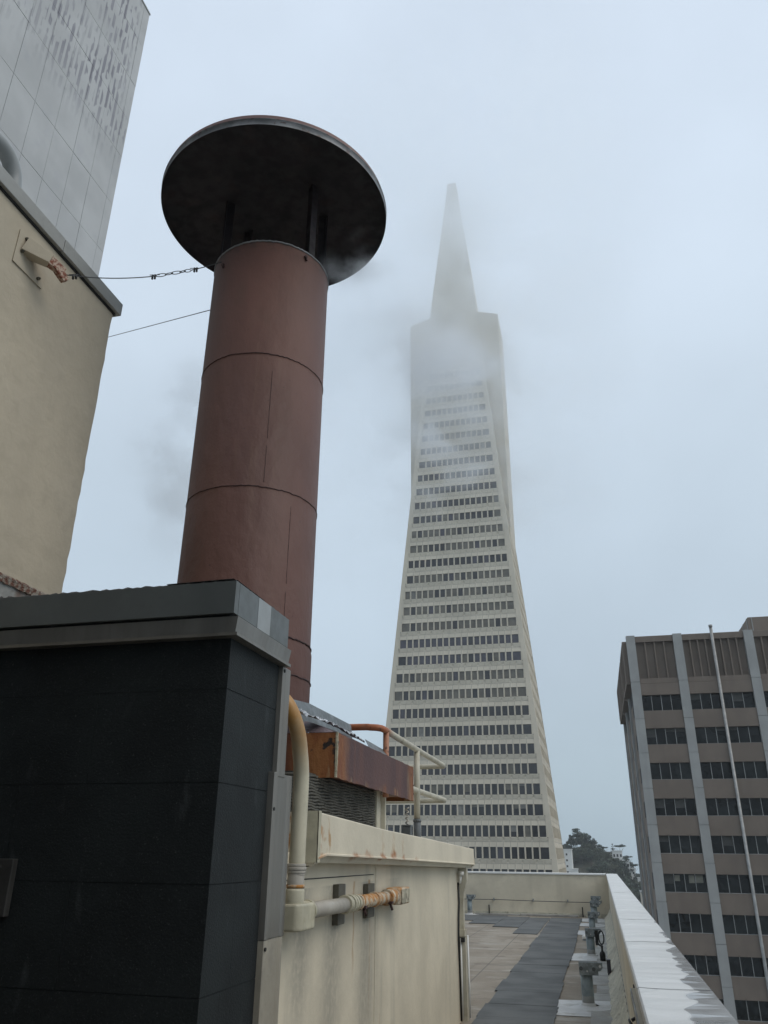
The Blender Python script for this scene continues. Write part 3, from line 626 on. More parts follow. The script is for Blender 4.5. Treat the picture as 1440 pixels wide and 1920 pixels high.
for i in range(40):
    f = i / 39; y_ = 5.15 + 1.62 * f; x = -2.03 + .06 * math.sin(f * 3) + .05 * f
    z = 2.545 - .02 * f
    for j in range(4): rows[j].append((x + .045 * j - .05 + rr.uniform(-.012, .012), y_ + rr.uniform(-.01, .01), z - .022 * j + rr.uniform(-.012, .018)))
g.grid(rows, 0, False); o = g.build('foil_strip', M['foil']); o['label'] = 'crumpled shiny foil tape along the foot of the galvanised sheet'; o['category'] = 'foil'

# ------------------------------------------------------------------ chimney
t = thing('chimney_stack', 'tall red-brown steel chimney with a broad flat mushroom cap', 'chimney', (-2.95, 6.35, 2.4))
R = .618; g = MB()
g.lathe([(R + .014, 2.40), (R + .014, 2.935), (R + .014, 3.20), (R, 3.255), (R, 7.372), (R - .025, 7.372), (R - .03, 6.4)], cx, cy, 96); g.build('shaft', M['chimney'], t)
def ring(z, r, w):
    g = MB(); rr = random.Random(int(z * 100)); rows = []
    pts = [(cx + (r + rr.uniform(-.001, .002)) * math.cos(2 * math.pi * i / 180), cy + (r + rr.uniform(-.001, .002)) * math.sin(2 * math.pi * i / 180), z + rr.uniform(-.004, .004)) for i in range(180)]
    g.tube(pts, w, 6, closed=True); return g
for z, r, w in ((7.365, R, .010), (5.985, R, .005), (4.575, R, .005), (3.255, R + .004, .008), (2.945, R + .014, .0075)):
    ring(z, r, w).build('weld_seam', M['weld'] if z < 7 else M['rim'], t)
for (xa_, ya_, z0, z1) in ((-2.62, 5.825, 4.62, 5.80), (-2.42, 6.02, 3.27, 4.45)):
    a = math.atan2(ya_ - cy, xa_ - cx); rr = random.Random(2); g = MB()
    pts = [(cx + (R - .001) * math.cos(a + rr.uniform(-.003, .003)), cy + (R - .001) * math.sin(a + rr.uniform(-.003, .003)), z0 + (z1 - z0) * i / 50) for i in range(51)]
    g.tube(pts[:17], .003, 5); g.tube(pts[19:], .003, 5); g.build('weld_seam', M['weld'], t)
# cap: shallow disc with deep rim, domed top, hollow underside
ccx = -2.97; ZC = 8.265; RC = 1.275
cap = MB(); cap.lathe([(.002, ZC + .30), (.5, ZC + .25), (1.0, ZC + .20), (RC - .035, ZC + .158), (RC - .014, ZC + .147), (RC - .012, ZC + .09), (RC + .004, ZC + .088), (RC + .004, ZC + .078), (RC, ZC + .076), (RC, ZC)], ccx, cy, 128)
cap = cap.build('cap', M['rim'], t)
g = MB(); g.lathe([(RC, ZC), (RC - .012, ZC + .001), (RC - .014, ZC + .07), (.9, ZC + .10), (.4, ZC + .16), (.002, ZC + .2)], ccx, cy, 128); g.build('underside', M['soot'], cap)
for ang in (-158, -22, 28, 150):
    a = math.radians(ang); g = MB(); r = R - .045
    ux, uy = math.cos(a), math.sin(a); vx, vy = -uy, ux
    def Q(rad, tan, z): return (cx + ux * rad + vx * tan, cy + uy * rad + vy * tan, z)
    g.hexa([Q(r - .008, -.045, 7.1), Q(r + .008, -.045, 7.1), Q(r + .008, .045, 7.1), Q(r - .008, .045, 7.1), Q(r - .008, -.045, 8.42), Q(r + .008, -.045, 8.42), Q(r + .008, .045, 8.42), Q(r - .008, .045, 8.42)])
    g.hexa([Q(r - .09, -.006, 7.1), Q(r - .008, -.006, 7.1), Q(r - .008, .006, 7.1), Q(r - .09, .006, 7.1), Q(r - .09, -.006, 8.42), Q(r - .008, -.006, 8.42), Q(r - .008, .006, 8.42), Q(r - .09, .006, 8.42)])
    g.build('strut', M['soot'], t)
g = MB()
for q in ((-3.27, 5.80, 7.20), (-2.435, 6.01, 7.30)):
    a = math.atan2(q[1] - cy, q[0] - cx); g.tube([(cx + (R - .01) * math.cos(a), cy + (R - .01) * math.sin(a), q[2]), (cx + (R + .02) * math.cos(a), cy + (R + .02) * math.sin(a), q[2] - .004)], .017, 8)
    g.tube([(cx + (R + .012) * math.cos(a), cy + (R + .012) * math.sin(a), q[2]), (cx + (R + .010) * math.cos(a + .02), cy + (R + .010) * math.sin(a + .02), q[2] - .045)], .012, 6)
g.build('wire_lug', M['weld'], t)

# guy wires
t = thing('guy_wire', 'upper steel guy wire with clips and chain links from bracket to chimney top', 'wire', (-4.3, 4.9, 6.5))
A, B_ = Vector((-4.265, 4.76, 6.40)), Vector((-3.305, 5.842, 7.27))
def sagp(f, s=.11): p_ = A.lerp(B_, f); return p_ + Vector((0, 0, -s * 4 * f * (1 - f)))
f1, f2 = .555, .79
g = MB(); g.tube([sagp(f1 * i / 12) for i in range(13)], .0052, 8); g.tube([sagp(f2 + (1 - f2) * i / 6) for i in range(7)], .0052, 8)
for f in (.055, f1 - .01, f2 + .02):
    q = sagp(f); g.tube([q + Vector((-.03, -.03, -.005)), q + Vector((.03, .04, .045))], .0042, 6)
g.build('cable', M['wire'], t)
g = MB()
for f in (.06, f1 - .012, f2 + .03):
    q = sagp(f)
    for d in (-.014, .014):
        dd = (B_ - A).normalized() * d; g.tube([q + dd + Vector((0, 0, .016)), q + dd + Vector((0, 0, -.034))], .010, 8)
g.build('wire_clip', M['plastic'], t)
d = (sagp(f2) - sagp(f1)); L_ = d.length; u = d.normalized(); side = u.cross(Vector((0, 0, 1))).normalized(); upv = side.cross(u)
links = [(.00, .30, 0), (.25, .48, 1), (.42, .72, 0), (.66, .84, 1), (.79, 1.0, 0)]
for a_, b_, o_ in links:
    g = MB(); c0 = sagp(f1) + u * L_ * (a_ + b_) / 2; hl = L_ * (b_ - a_) / 2; w = upv if o_ == 0 else side
    g.tube([c0 + u * (hl - .004) * math.cos(q) + w * .015 * math.sin(q) for q in [2 * math.pi * i / 18 for i in range(18)]], .0042, 6, closed=True); g.build('chain_link', M['wire'], t)
t = thing('guy_wire', 'lower thin steel guy wire running from behind the cream wall to the chimney', 'wire', (-7, 8.5, 8.7))
g = MB(); A2, B2 = Vector((-8.4, 9.5, 9.30)), Vector((-3.53, 6.52, 7.02))
A2 = Vector((-6.576, 8.5, 8.765)) + (Vector((-6.576, 8.5, 8.765)) - Vector((-3.505, 6.07, 6.86))) * .25
g.tube([A2.lerp(Vector((-3.505, 6.07, 6.86)), i / 10) for i in range(11)], .0045, 8); g.build('cable', M['wire'], t)

# ------------------------------------------------------------------ cream penthouse at the left
t = thing('penthouse', 'cream stucco penthouse wall with a grey metal coping at the left edge', 'building', (-6.5, 3, 0))
rr = random.Random(9); g = MB(); rows = []
for i in range(60):
    z = 6.80 * i / 59; rows.append([(-9, -3, z), (-4.5, -3, z), (-4.5 + rr.uniform(-.002, .002), 5.80, z), (-4.505, 5.825 + rr.uniform(-.008, .008), z), (-4.53, 5.835, z), (-9, 5.835, z)])
g.grid(rows, 0, False, True); g.build('wall', M['cream_far'], t)
g = MB(); g.box(-8.98, -4.488, -2.98, 5.85, 6.80, 6.835); g.build('seal', M['black'], t)
for a_, b_ in ((-3.05, -.4), (-.392, 2.2), (2.208, 4.885), (4.893, 5.90)):
    g = MB(); g.box(-9.04, -4.452, a_, b_, 6.825, 6.975); g.build('coping_panel', M['coat_grey'], t, .006)
t = thing('wire_bracket', 'cream square plate with a stubby arm and rusty clevis holding the guy wire', 'bracket', (-4.5, 4.55, 6.45))
g = MB(); g.box(-4.499, -4.487, 4.375, 4.768, 6.285, 6.635); g.build('plate', M['cream_far'], t, .002)
A = Vector((-4.495, 4.47, 6.52)); B_ = Vector((-4.33, 4.63, 6.457)); dirv = (B_ - A).normalized()
def beam(P, Q, w0, h0, w1, h1, name, mt, par):
    P, Q = Vector(P), Vector(Q); d = (Q - P).normalized(); s_ = d.cross(Vector((0, 0, 1))).normalized(); u_ = s_.cross(d); g = MB()
    f = lambda c_, w, h: [c_ - s_ * w - u_ * h, c_ + s_ * w - u_ * h, c_ + s_ * w + u_ * h, c_ - s_ * w + u_ * h]
    g.hexa(f(P, w0, h0) + f(Q, w1, h1)); return g.build(name, mt, par, .003)
beam(A, B_, .06, .075, .045, .05, 'arm', M['cream_far'], t)
k = NT('flaking rust red paint'); c = k.mix(k.noise(30, .42, .6), (.22, .07, .04), (.48, .36, .28)); c = k.mix(k.noise(55, .56, .68), c, (.05, .02, .015)); M['flake'] = k.done(c, .8)
beam(B_ - dirv * .03, (-4.268, 4.745, 6.41), .034, .05, .03, .036, 'clevis', M['flake'], t)
beam((-4.29, 4.70, 6.41), (-4.255, 4.77, 6.33), .03, .04, .026, .03, 'clevis', M['flake'], t)
for y_, z in ((4.46, 6.595), (4.44, 6.44), (4.69, 6.34)):
    g = MB(); g.tube([(-4.487, y_, z), (-4.468, y_, z)], .017, 6); g.tube([(-4.47, y_, z), (-4.455, y_, z)], .009, 8); g.build('bolt', M['strut'], t)
t = thing('gooseneck_vent', 'pale grey gooseneck vent pipe curving over the penthouse coping', 'vent', (-5.0, 4.6, 7))
g = MB(); g.tube(smoothp([(-5.2, 4.84, 6.97), (-5.2, 4.84, 7.70), (-5.2, 4.80, 7.93), (-5.2, 4.66, 8.06), (-5.2, 4.46, 8.06), (-5.2, 4.32, 7.93), (-5.2, 4.28, 7.8)]), .085, 20); g.build('pipe', M['fascia_pale'], t)
g = MB(); g.lathe([(.12, 6.976), (.11, 7.05), (.088, 7.06)], -5.2, 4.84, 20); g.build('collar', M['fascia_pale'], t)

t = thing('low_wall', 'short weathered grey wall with a rusty crumbling top edge behind the granite', 'wall', (-3.9, 3.9, 0))
g = MB(); g.box(-4.3, -3.55, 3.72, 4.36, 0, 3.16); g.build('wall', simple('stained grey plaster', (.27, .27, .255), .85, sc=7, var=.2, dirt=(.08, .045, .03), streak=((.10, .05, .03), 9, .5, .7)), t)
rr = random.Random(10); g = MB(); rows = [[], [], [], []]
for i in range(46):
    y_ = 3.70 + .70 * i / 45; e = rr.uniform(0, .006)
    rows[0].append((-3.535 + rr.uniform(-.004, .004), y_, 3.155 - rr.uniform(0, .008))); rows[1].append((-3.528 + rr.uniform(-.004, .004), y_, 3.195)); rows[2].append((-3.545, y_, 3.208 + e)); rows[3].append((-4.3, y_, 3.22))
g.grid(rows, 0, False); k = NT('rusty crumbled edge'); c = k.mix(k.noise(26, .4, .6), (.27, .235, .195), (.13, .055, .035)); k.bump(k.noise(60, .2, .8), .8, .01); g.build('edge_flashing', k.done(c, .9), t)

# ------------------------------------------------------------------ pipe railing and small box on the enclosure roof
t = thing('pipe_railing', 'cream pipe guard rail on the enclosure roof, its near bend worn to red primer', 'railing', (-1.75, 8.2, 1.68))
XR = -1.83
g = MB(); g.tube(smoothp([(-3.2, 7.06, 2.64), (-2.1, 7.06, 2.645), (-1.93, 7.06, 2.64), (-1.855, 7.09, 2.636), (XR, 7.2, 2.632), (XR, 7.8, 2.626)]), .030, 14); g.tube([(XR, 7.24, 2.63), (XR, 7.24, 2.05)], .028, 14); g.build('near_rail', M['rail_rust'], t)
g = MB(); g.tube(smoothp([(XR, 7.8, 2.626), (XR, 8.9, 2.616), (XR, 10.1, 2.608), (XR - .02, 10.25, 2.605), (XR - .12, 10.27, 2.603), (-3.2, 10.27, 2.597)]), .030, 14); g.build('top_rail', M['rail_cream'], t)
g = MB(); g.tube(smoothp([(XR, 7.7, 2.200), (XR, 8.9, 2.198), (XR, 10.1, 2.198), (XR - .02, 10.25, 2.196), (XR - .12, 10.27, 2.194), (-3.2, 10.27, 2.188)]), .030, 14); g.build('mid_rail', M['rail_cream'], t)
g = MB(); g.tube([(XR, 8.6, 2.61), (XR, 8.6, 1.88)], .033, 14); g.build('post', M['rail_cream'], t)
g = MB(); g.tube([(XR, 8.6, 1.91), (XR, 8.6, 1.65)], .038, 14); g.tube([(XR, 8.6, 1.89), (XR, 8.6, 1.915)], .043, 14); g.build('post_sleeve', M['sleeve'], t)
t = thing('electrical_box', 'small grey electrical box with coiled fitting on the enclosure roof edge', 'box', (-1.8, 8.1, 1.68))
g = MB(); g.box(-1.84, -1.76, 7.95, 8.03, 1.66, 1.83); g.build('body', M['sleeve'], t, .005)
g = MB(); g.box(-1.845, -1.755, 7.945, 8.035, 1.83, 1.842); g.build('lid', M['sheet'], t)
g = MB(); g.tube([(-1.80 + .015 * math.cos(i * 1.1), 7.99 + .015 * math.sin(i * 1.1), 1.84 + i * .007) for i in range(24)], .007, 6); g.build('coil', M['conduit_grey'], t)

# ------------------------------------------------------------------ grey panelled tower
k = NT('grey tower panels with mildew blotches')
G = (.45, .455, .455)
c = k.mix(k.noise(.35), dk(G, .90), dk(G, 1.05)); c = k.mix(k.noise((1.2, 1.2, .12), .5, .72, b=.2), c, dk(G, .88))
c = k.mix(k.noise((.8, .9, .9), .56, .7, b=.25), c, (.36, .36, .40))
zone = k.math('MULTIPLY', k.rng(k.axis(2), 31, 35.5), k.noise((.01, .30, .14), .42, .58))
colm = k.rng(k.math('SINE', k.math('MULTIPLY', k.axis(1), 2 * math.pi / .331)), -.45, -.05)
blob = k.math('MULTIPLY', colm, k.noise((.01, 2.9, 1.35), .46, .52, detail=1))
c = k.mix(k.math('MULTIPLY', zone, k.math('MULTIPLY', blob, .9)), c, (.195, .19, .22))
M['tower'] = k.done(c, .7)
t = thing('grey_tower', 'tall windowless tower clad in pale grey panels at the upper left', 'tower', (-28, 12, -50))
g = MB(); g.box(-36, -20.06, -8, 24.38, -50, 43.85); g.build('core', simple('dark panel joint', (.2, .2, .2), .9), t)
zj = [43.85]; z = 41.65
while z > 3: zj.append(z); z -= 3.08 if z > 33 else 3.03
zj = [43.9, 41.2, 38.2, 35.7, 33.2, 30.1, 27.15, 24.3, 21.3, 18.3, 15.3, 12.3, 9.3, 6.3, 3.3, 0.3]
g = MB(); yj = [24.42]; y_ = 23.9
while y_ > -8: yj.append(y_); y_ -= 1.325
for i in range(len(zj) - 1):
    for j in range(len(yj) - 1):
        g.box(-20.06, -20.0 + rr.uniform(-.006, .006), yj[j + 1] + .008, yj[j] - .008, zj[i + 1] + .010, zj[i] - .010)
g.build('wall_panels', M['tower'], t)
g = MB(); g.box(-36, -20.06, 24.38, 24.42, -50, 43.9); g.build('north_wall', M['tower'], t)
g = MB(); g.box(-36, -19.96, -8, 24.45, 43.905, 44.0); g.build('roof_cap', M['coat_grey'], t)


# unseen dark block added behind the viewer to keep light off the granite wall
t = thing('shade_block', 'tall dark block added unseen behind the viewer to shade the granite wall', 'building', (-6, -4, 0))
DK = simple('dark shade block', (.04, .042, .044), .8)
g = MB(); g.box(-14, .09, -8, -.75, 0, 13); g.build('wall', DK, t)
g = MB(); g.box(-4.45, -2.95, -.748, 3.06, 0, 2.55); g.build('side_blocker', DK, t)  # low return out of view, added to darken the granite front further

# ------------------------------------------------------------------ tapering skyscraper
PX, PY = -29.9, 208.0
hf = lambda z: 20.7 - .0848 * z
k = NT('pale quartz precast panels')
Q = (.54, .485, .39)
c = k.mix(k.noise(.12), dk(Q, .94), dk(Q, 1.05)); c = k.mix(k.noise((.5, .5, .06), .5, .75, b=.4), c, dk(Q, .8)); c = k.mix(k.noise(1.6, .5, .8, b=.35), c, dk(Q, .82))
M['precast'] = k.done(c, .85)
def glass(name, col, rough=.12, spec=.5):
    k = NT(name); return k.done(k.mix(k.noise(.6), dk(col, .8), dk(col, 1.2)), rough, 0, spec)
GL = [glass('dark window glass', (.022, .021, .023)), glass('black window glass', (.010, .010, .012)), glass('window glass with tan blinds', (.115, .105, .085), .3, .35), glass('violet tinted window glass', (.045, .042, .055)), glass('pale window glass', (.17, .165, .15), .3, .35)]  # the last glass is only paler; some blinds use it too
PYR = thing('pyramid_skyscraper', 'tall pale tapering pyramid skyscraper with its spire lost in fog', 'skyscraper', (PX, PY, -50))
prj = lambda u, z, d, f: (PX + u, PY - hf(z) - d, z) if f == 0 else (PX + hf(z) + d, PY + u, z)
fac = MB(); FL = 4.43; pend = []; rp = random.Random(77)
K0, K1 = -3, 31
rowmat = {}
for kk in range(K0, K1):
    r = rp.random()
    rowmat[kk] = {17: 2, 12: 2, 13: 2, 9: 2, 15: 2, 11: 3, 10: 3, 16: 1, 0: 1, 1: 1, 2: 1}.get(kk, 0 if r < .75 else 2)
def windows_of(face, collect):
    for kk in range(K0, K1):
        zb = .44 + FL * kk; wh = 2.37 - .011 * max(kk, 0); zt = zb + wh; zn = zb + FL
        h = hf(zt); half = h - 1.15
        n = max(2, int(2 * half / 1.56)); pitch = 1.56; extra = (2 * half - n * pitch) / 2
        if extra > .55: pass
        edges = [-half] + [-half + extra + pitch * (i + 1) for i in range(n - 1)] + [half]
        mw = .17
        hb, hn = hf(zb), hf(zn)
        def strip(pts, mi=0): fac.face([prj(u, z, d, face) for u, z, d in pts] if face == 0 else [prj(u, z, d, face) for u, z, d in pts], mi)
        # corner margins, folded a little proud of the window line
        for sgn in (-1, 1):
            a = sgn * (half - mw + .02)
            q = [(a, zb, .02), (sgn * hb, zb, 0), (sgn * hn, zn, 0), (a, zn, .02)]
            strip(q if sgn > 0 else q[::-1])
        # mullions with depth, windows recessed
        rec = -.24
        for i in range(n + 1):
            u = edges[i]; ua, ub = (u - mw, u + mw)
            if i == 0: ua = u - .02
            if i == n: ub = u + .02
            strip([(ua, zb, .0), (ub, zb, .0), (ub, zt, .0), (ua, zt, .0)])
            strip([(ub, zb, .0), (ub, zb, rec), (ub, zt, rec), (ub, zt, .0)]); strip([(ua, zb, rec), (ua, zb, .0), (ua, zt, .0), (ua, zt, rec)])
            strip([(u - .045, zb - .3, .075), (u + .045, zb - .3, .075), (u + .045, zt, .05), (u - .045, zt, .05)]); strip([(u + .045, zb - .3, .075), (u + .045, zb - .3, -.05), (u + .045, zt, .0), (u + .045, zt, .05)]); strip([(u - .045, zb - .3, -.05), (u - .045, zb - .3, .075), (u - .045, zt, .05), (u - .045, zt, .0)])
        for i in range(n):
            a, b_ = edges[i] + mw, edges[i + 1] - mw
            if i == 0: a = edges[0] + .02
            if i == n - 1: b_ = edges[n] - .02
            strip([(a, zt, .0), (b_, zt, .0), (b_, zt, rec), (a, zt, rec)][::-1])
            strip([(a, zb, .07), (b_, zb, .07), (b_, zb + .02, rec), (a, zb + .02, rec)])
            strip([(a, zb - .14, .07), (b_, zb - .14, .07), (b_, zb, .07), (a, zb, .07)])
            r = rp.random(); mi = rowmat[kk] if r < .74 else rp.choice((0, 0, 1, 2, 3)) if r < .985 else 4
            collect.append((kk, face, a - .01, b_ + .01, zb + .01, zt, rec + .03, mi))
        # spandrel above: light flared band with zigzag peaks, then shaded band leaning in under the next sill
        zs = zn - .14
        A = [(-half, zt, .0)] + [(e, zt, .0) for e in edges[1:-1]] + [(half, zt, .0)]
        zz = [];
        for i in range(n):
            e0, e1 = edges[i], edges[i + 1]
            pk0 = zt + (1.62 if (i + kk) % 2 == 0 else 1.22); pk1 = zt + (1.62 if (i + 1 + kk) % 2 == 0 else 1.22); lo = zt + 1.12
            w = e1 - e0
            L = [(e0, pk0, -.16), (e0 + w * .25, lo, -.10), (e1 - w * .25, lo, -.10), (e1, pk1, -.16)]
            base = [(e0, zt, .06), (e0 + w * .18, zt, .0), (e1 - w * .18, zt, .0), (e1, zt, .06)]
            topl = [(e0, zs, .07), (e0 + w * .25, zs, .07), (e1 - w * .25, zs, .07), (e1, zs, .07)]
            for j in range(3):
                strip([base[j], base[j + 1], L[j + 1], L[j]])
                strip([L[j], L[j + 1], topl[j + 1], topl[j]])
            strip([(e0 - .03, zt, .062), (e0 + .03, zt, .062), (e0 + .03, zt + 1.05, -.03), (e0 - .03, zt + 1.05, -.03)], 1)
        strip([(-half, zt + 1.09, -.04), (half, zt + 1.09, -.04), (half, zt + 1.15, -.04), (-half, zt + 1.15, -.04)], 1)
        strip([(-hn + .1, zn - .5, .012), (hn - .1, zn - .5, .012), (hn - .1, zn - .44, .012), (-hn + .1, zn - .44, .012)], 1) if False else None
wins = []
windows_of(0, wins); windows_of(1, wins)
# plain faces north and west, the blank top and the body behind the cladding
zt_ = .44 + FL * K1
def quad4(z0, z1, ins, faces):
    a, b_ = hf(z0) - ins, hf(z1) - ins
    B0 = [(PX - a, PY - a, z0), (PX + a, PY - a, z0), (PX + a, PY + a, z0), (PX - a, PY + a, z0)]; B1 = [(PX - b_, PY - b_, z1), (PX + b_, PY - b_, z1), (PX + b_, PY + b_, z1), (PX - b_, PY + b_, z1)]
    for i in faces: fac.face([B0[i], B0[(i + 1) % 4], B1[(i + 1) % 4], B1[i]])
quad4(-50, .44 + FL * K0, 0, (0, 1)); quad4(-50, 158, 0, (2, 3)); quad4(zt_, 158, 0, (0, 1)); 
fac.build('cladding', [M['precast'], simple('darker precast joint', (.30, .285, .25), .9)], PYR)  # second material: darker joint lines between the precast panels
g = MB(); a0, a1 = hf(-50) - .8, hf(150) - .8
g.hexa([(PX - a0, PY - a0, -50), (PX + a0, PY - a0, -50), (PX + a0, PY + a0, -50), (PX - a0, PY + a0, -50), (PX - a1, PY - a1, 150), (PX + a1, PY - a1, 150), (PX + a1, PY + a1, 150), (PX - a1, PY + a1, 150)]); g.build('core', simple('dark core', (.03, .03, .03), .9), PYR)
near = [w for w in wins if w[1] == 0 and w[0] >= 0]
near.sort(key=lambda w: w[0]); near = near[:100]; ids = set(map(id, near))
def wface(g, w, mi=0):
    kk, f, a, b_, z0, z1, d, m_ = w
    g.face([prj(a, z0, d, f), prj(b_, z0, d, f), prj(b_, z1, d, f), prj(a, z1, d, f)], mi)
for w in near:
    g = MB(); wface(g, w); wo = g.build('window', GL[w[7]], PYR)
    if rp.random() < .2 and w[7] != 2:
        g = MB(); q = list(w); q[4] = w[5] - rp.choice((.5, .9, 1.3, 1.7)); q[6] = w[6] + .02; q[2] += .03; q[3] -= .03; wface(g, q); g.build('blind', GL[2] if rp.random() < .7 else GL[4], wo)
g = MB()
for w in wins:
    if id(w) not in ids: wface(g, w, w[7])
o = g.build('window', GL, PYR); o['kind'] = 'stuff'
# spire and elevator wings
g = MB(); prof = [(156.0, 7.55), (164.0, 6.9), (186, 4.7), (208, 2.5), (219.5, 1.45)]
rows = [[(PX - h, PY - h, z), (PX + h, PY - h, z), (PX + h, PY + h, z), (PX - h, PY + h, z)] for z, h in prof]
g.grid(rows, 0, False, True); g.face(rows[-1]); g.build('spire', M['precast'], PYR)
for sgn in (-1, 1):
    g = MB(); xo = PX + sgn * 13.9; xi = PX + sgn * 4; y0, y1 = PY - 7.5, PY + 7.5
    xa, xb = (xo, xi) if sgn < 0 else (xi, xo)
    zo, zi = 155.6, 158.8
    za, zb_ = (zo, zi) if sgn < 0 else (zi, zo)
    g.hexa([(xa, y0, 60), (xb, y0, 60), (xb, y1, 60), (xa, y1, 60), (xa, y0, za), (xb, y0, zb_), (xb, y1, zb_), (xa, y1, za)])
    g.build('elevator_wing', M['precast'], PYR)
g = MB(); g.box(PX - 24.5, PX + 24.5, PY - 24.5, PY + 24.5, -50, -14); g.build('base_block', M['precast'], PYR)

# ------------------------------------------------------------------ brown office block across the street
t = thing('brown_office_block', 'brown office block with pale concrete columns and dark ribbon windows', 'building', (22, 105, -50))
k = NT('brown aggregate panels'); BP = (.165, .132, .107); c = k.mix(k.noise(.3), dk(BP, .9), dk(BP, 1.06)); c = k.mix(k.noise((.9, .9, .1), .5, .74, b=.5), c, dk(BP, .78)); c = k.mix(k.noise(9, .5, .8, b=.5), c, dk(BP, .75)); M['brown'] = k.done(c, .85)
k = NT('pale concrete columns'); CP = (.30, .30, .29); c = k.mix(k.noise(.4), dk(CP, .92), dk(CP, 1.06)); c = k.mix(k.noise((1.6, 1.6, .12), .5, .74, b=.45), c, dk(CP, .8)); M['conc'] = k.done(c, .85)
k = NT('smoked office glass'); k.bump(k.noise((.55, .55, .5), .2, .8, detail=2), .5, .25); M['bglass'] = k.done(k.mix(k.noise((.24, .24, .28), .45, .6, detail=2), (.005, .006, .0065), (.014, .017, .017)), .08, 0, .22); M['oblind'] = simple('dim office blind', (.05, .05, .046), .7, bump=0); M['bframe'] = simple('grey window frame', (.30, .30, .29), .5, metal=.3, bump=0)
YF = 90.0; X0 = 4.94; cw = .94; FH = 3.528; WT, WH = 17.5, 1.62
cols = [4.94, 9.90, 17.20, 24.50, 31.80, 39.10]
g = MB(); g.box(X0 + .25, 40.0, YF + .9, 124, -50, 23.5); g.build('core', simple('dark building core', (.02, .02, .02), .9), t)
g = MB(); g.box(X0 + .3, 40, YF + .75, 124, 23.5, 24.0); g.build('roof', M['strip'], t)
NR = 11
def column_mb(x, ya, w, d):
    g = MB(); zz = [24.1, 18.9] + [WT - WH - .93 - i * FH for i in range(NR)] + [-50]
    for a, b_ in zip(zz[:-1], zz[1:]): g.box(x, x + w, ya, ya + d, b_ + .05, a)
    g.box(x + .05, x + w - .05, ya + .05, ya + d - .02, -50, 24.05); return g
for x in cols: column_mb(x, YF, cw, .74).build('column', M['conc'], t)
for y_ in (100.5, 111, 121.5): column_mb(X0, y_, .7, cw).build('column', M['conc'], t)
def recess(x0, x1, name):
    # tall ribbed parapet bay
    g = MB(); y = YF + .18
    g.box(x0, x1, y + .5, y + .6, 19.2, 23.4); g.box(x0, x1, y, y + .55, 23.35, 24.02)
    g.box(x0, x1, y, y + .55, 18.75, 19.3)
    n = 4 if x1 - x0 < 5 else 7; n = 4 if x1 - x0 < 5 else 8
    for i in range(1, n):
        x = x0 + (x1 - x0) * i / n; g.box(x - .07, x + .07, y + .06, y + .502, 19.28, 23.36)
    g.build(name, M['brown'], t, .02, 1)
for a, b_ in zip(cols[:-1], cols[1:]): recess(a + cw + .004, b_ - .004, 'parapet_bay')
for bi, (a, b_) in enumerate(zip(cols[:-1], cols[1:])):
    x0, x1 = a + cw + .004, b_ - .004; npan = 4 if bi == 0 else 6
    for r in range(NR):
        zt2 = WT - r * FH; zb2 = zt2 - WH
        g = MB(); g.box(x0, x1, YF + .12, YF + .7, zb2 - (FH - WH) + .004, zb2 - .06)
        if r == 0: g.box(x0, x1, YF + .12, YF + .7, zt2, 18.74)
        for i in range(1, npan):
            if i % 2: g.box(x0 + (x1 - x0) * i / npan - .06, x0 + (x1 - x0) * i / npan + .06, YF + .06, YF + .12, zb2 - (FH - WH) + .10, zb2 - (FH - WH) + .2)
        g.build('spandrel', M['brown'], t)
        wn = MB(); wn.face([(x0, YF + .52, zb2 - .06), (x1, YF + .52, zb2 - .06), (x1, YF + .52, zt2 + .02), (x0, YF + .52, zt2 + .02)]); wn = wn.build('window', M['bglass'], t)
        g = MB()
        for i in range(1, npan):
            x = x0 + (x1 - x0) * i / npan; g.box(x - .028, x + .028, YF + .44, YF + .53, zb2 - .058, zt2 + .018)
        g.box(x0, x1, YF + .40, YF + .53, zb2 - .059, zb2 - .01)
        g.build('frame', M['bframe'], wn)
        for i in range(npan):
            if rp.random() < .10:
                g = MB(); q0 = x0 + (x1 - x0) * i / npan + .04; q1 = x0 + (x1 - x0) * (i + 1) / npan - .04; g.box(q0, q1, YF + .511, YF + .5185, zt2 - rp.choice((.35, .6, .9)), zt2 + .01); g.build('blind', M['oblind'], wn)
        if bi == 0 and r == 5:
            for (u0, u1, h) in ((.03, .20, .62), (.265, .39, .66), (.60, .73, .82), (.755, .93, .78)):
                g = MB(); g.box(x0 + (x1 - x0) * u0, x0 + (x1 - x0) * u1, YF + .515, YF + .519, zt2 - h, zt2 - .12); g.build('paper_sheet', simple('sun faded paper', (.19, .185, .15), .8, bump=0), wn)
# west side
for j, (ya, yb) in enumerate(((90.75, 100.5), (101.45, 111), (111.95, 121.5))):
    g = MB(); g.box(X0 - .45, X0 + .6, ya + .3, yb - .3, 18.9, 23.7)
    for i in range(1, 6): g.box(X0 - .52, X0 - .449, ya + (yb - ya) * i / 6 - .08, ya + (yb - ya) * i / 6 + .08, 19.2, 23.4)
    g.build('parapet_bay', M['brown'], t, .02, 1)
    for r in range(NR):
        zt2 = WT - r * FH; zb2 = zt2 - WH
        g = MB(); g.box(X0 + .22, X0 + .7, ya, yb, zb2 - (FH - WH), zb2); g.box(X0 + .221, X0 + .7, ya, ya + 3.4, zb2 + .001, zt2); g.box(X0 + .221, X0 + .7, yb - 3.4, yb, zb2 + .001, zt2); g.build('spandrel', M['brown'], t)
        g = MB(); g.face([(X0 + .5, yb - 3.38, zb2), (X0 + .5, ya + 3.38, zb2), (X0 + .5, ya + 3.38, zt2), (X0 + .5, yb - 3.38, zt2)]); g.build('window', M['bglass'], t)
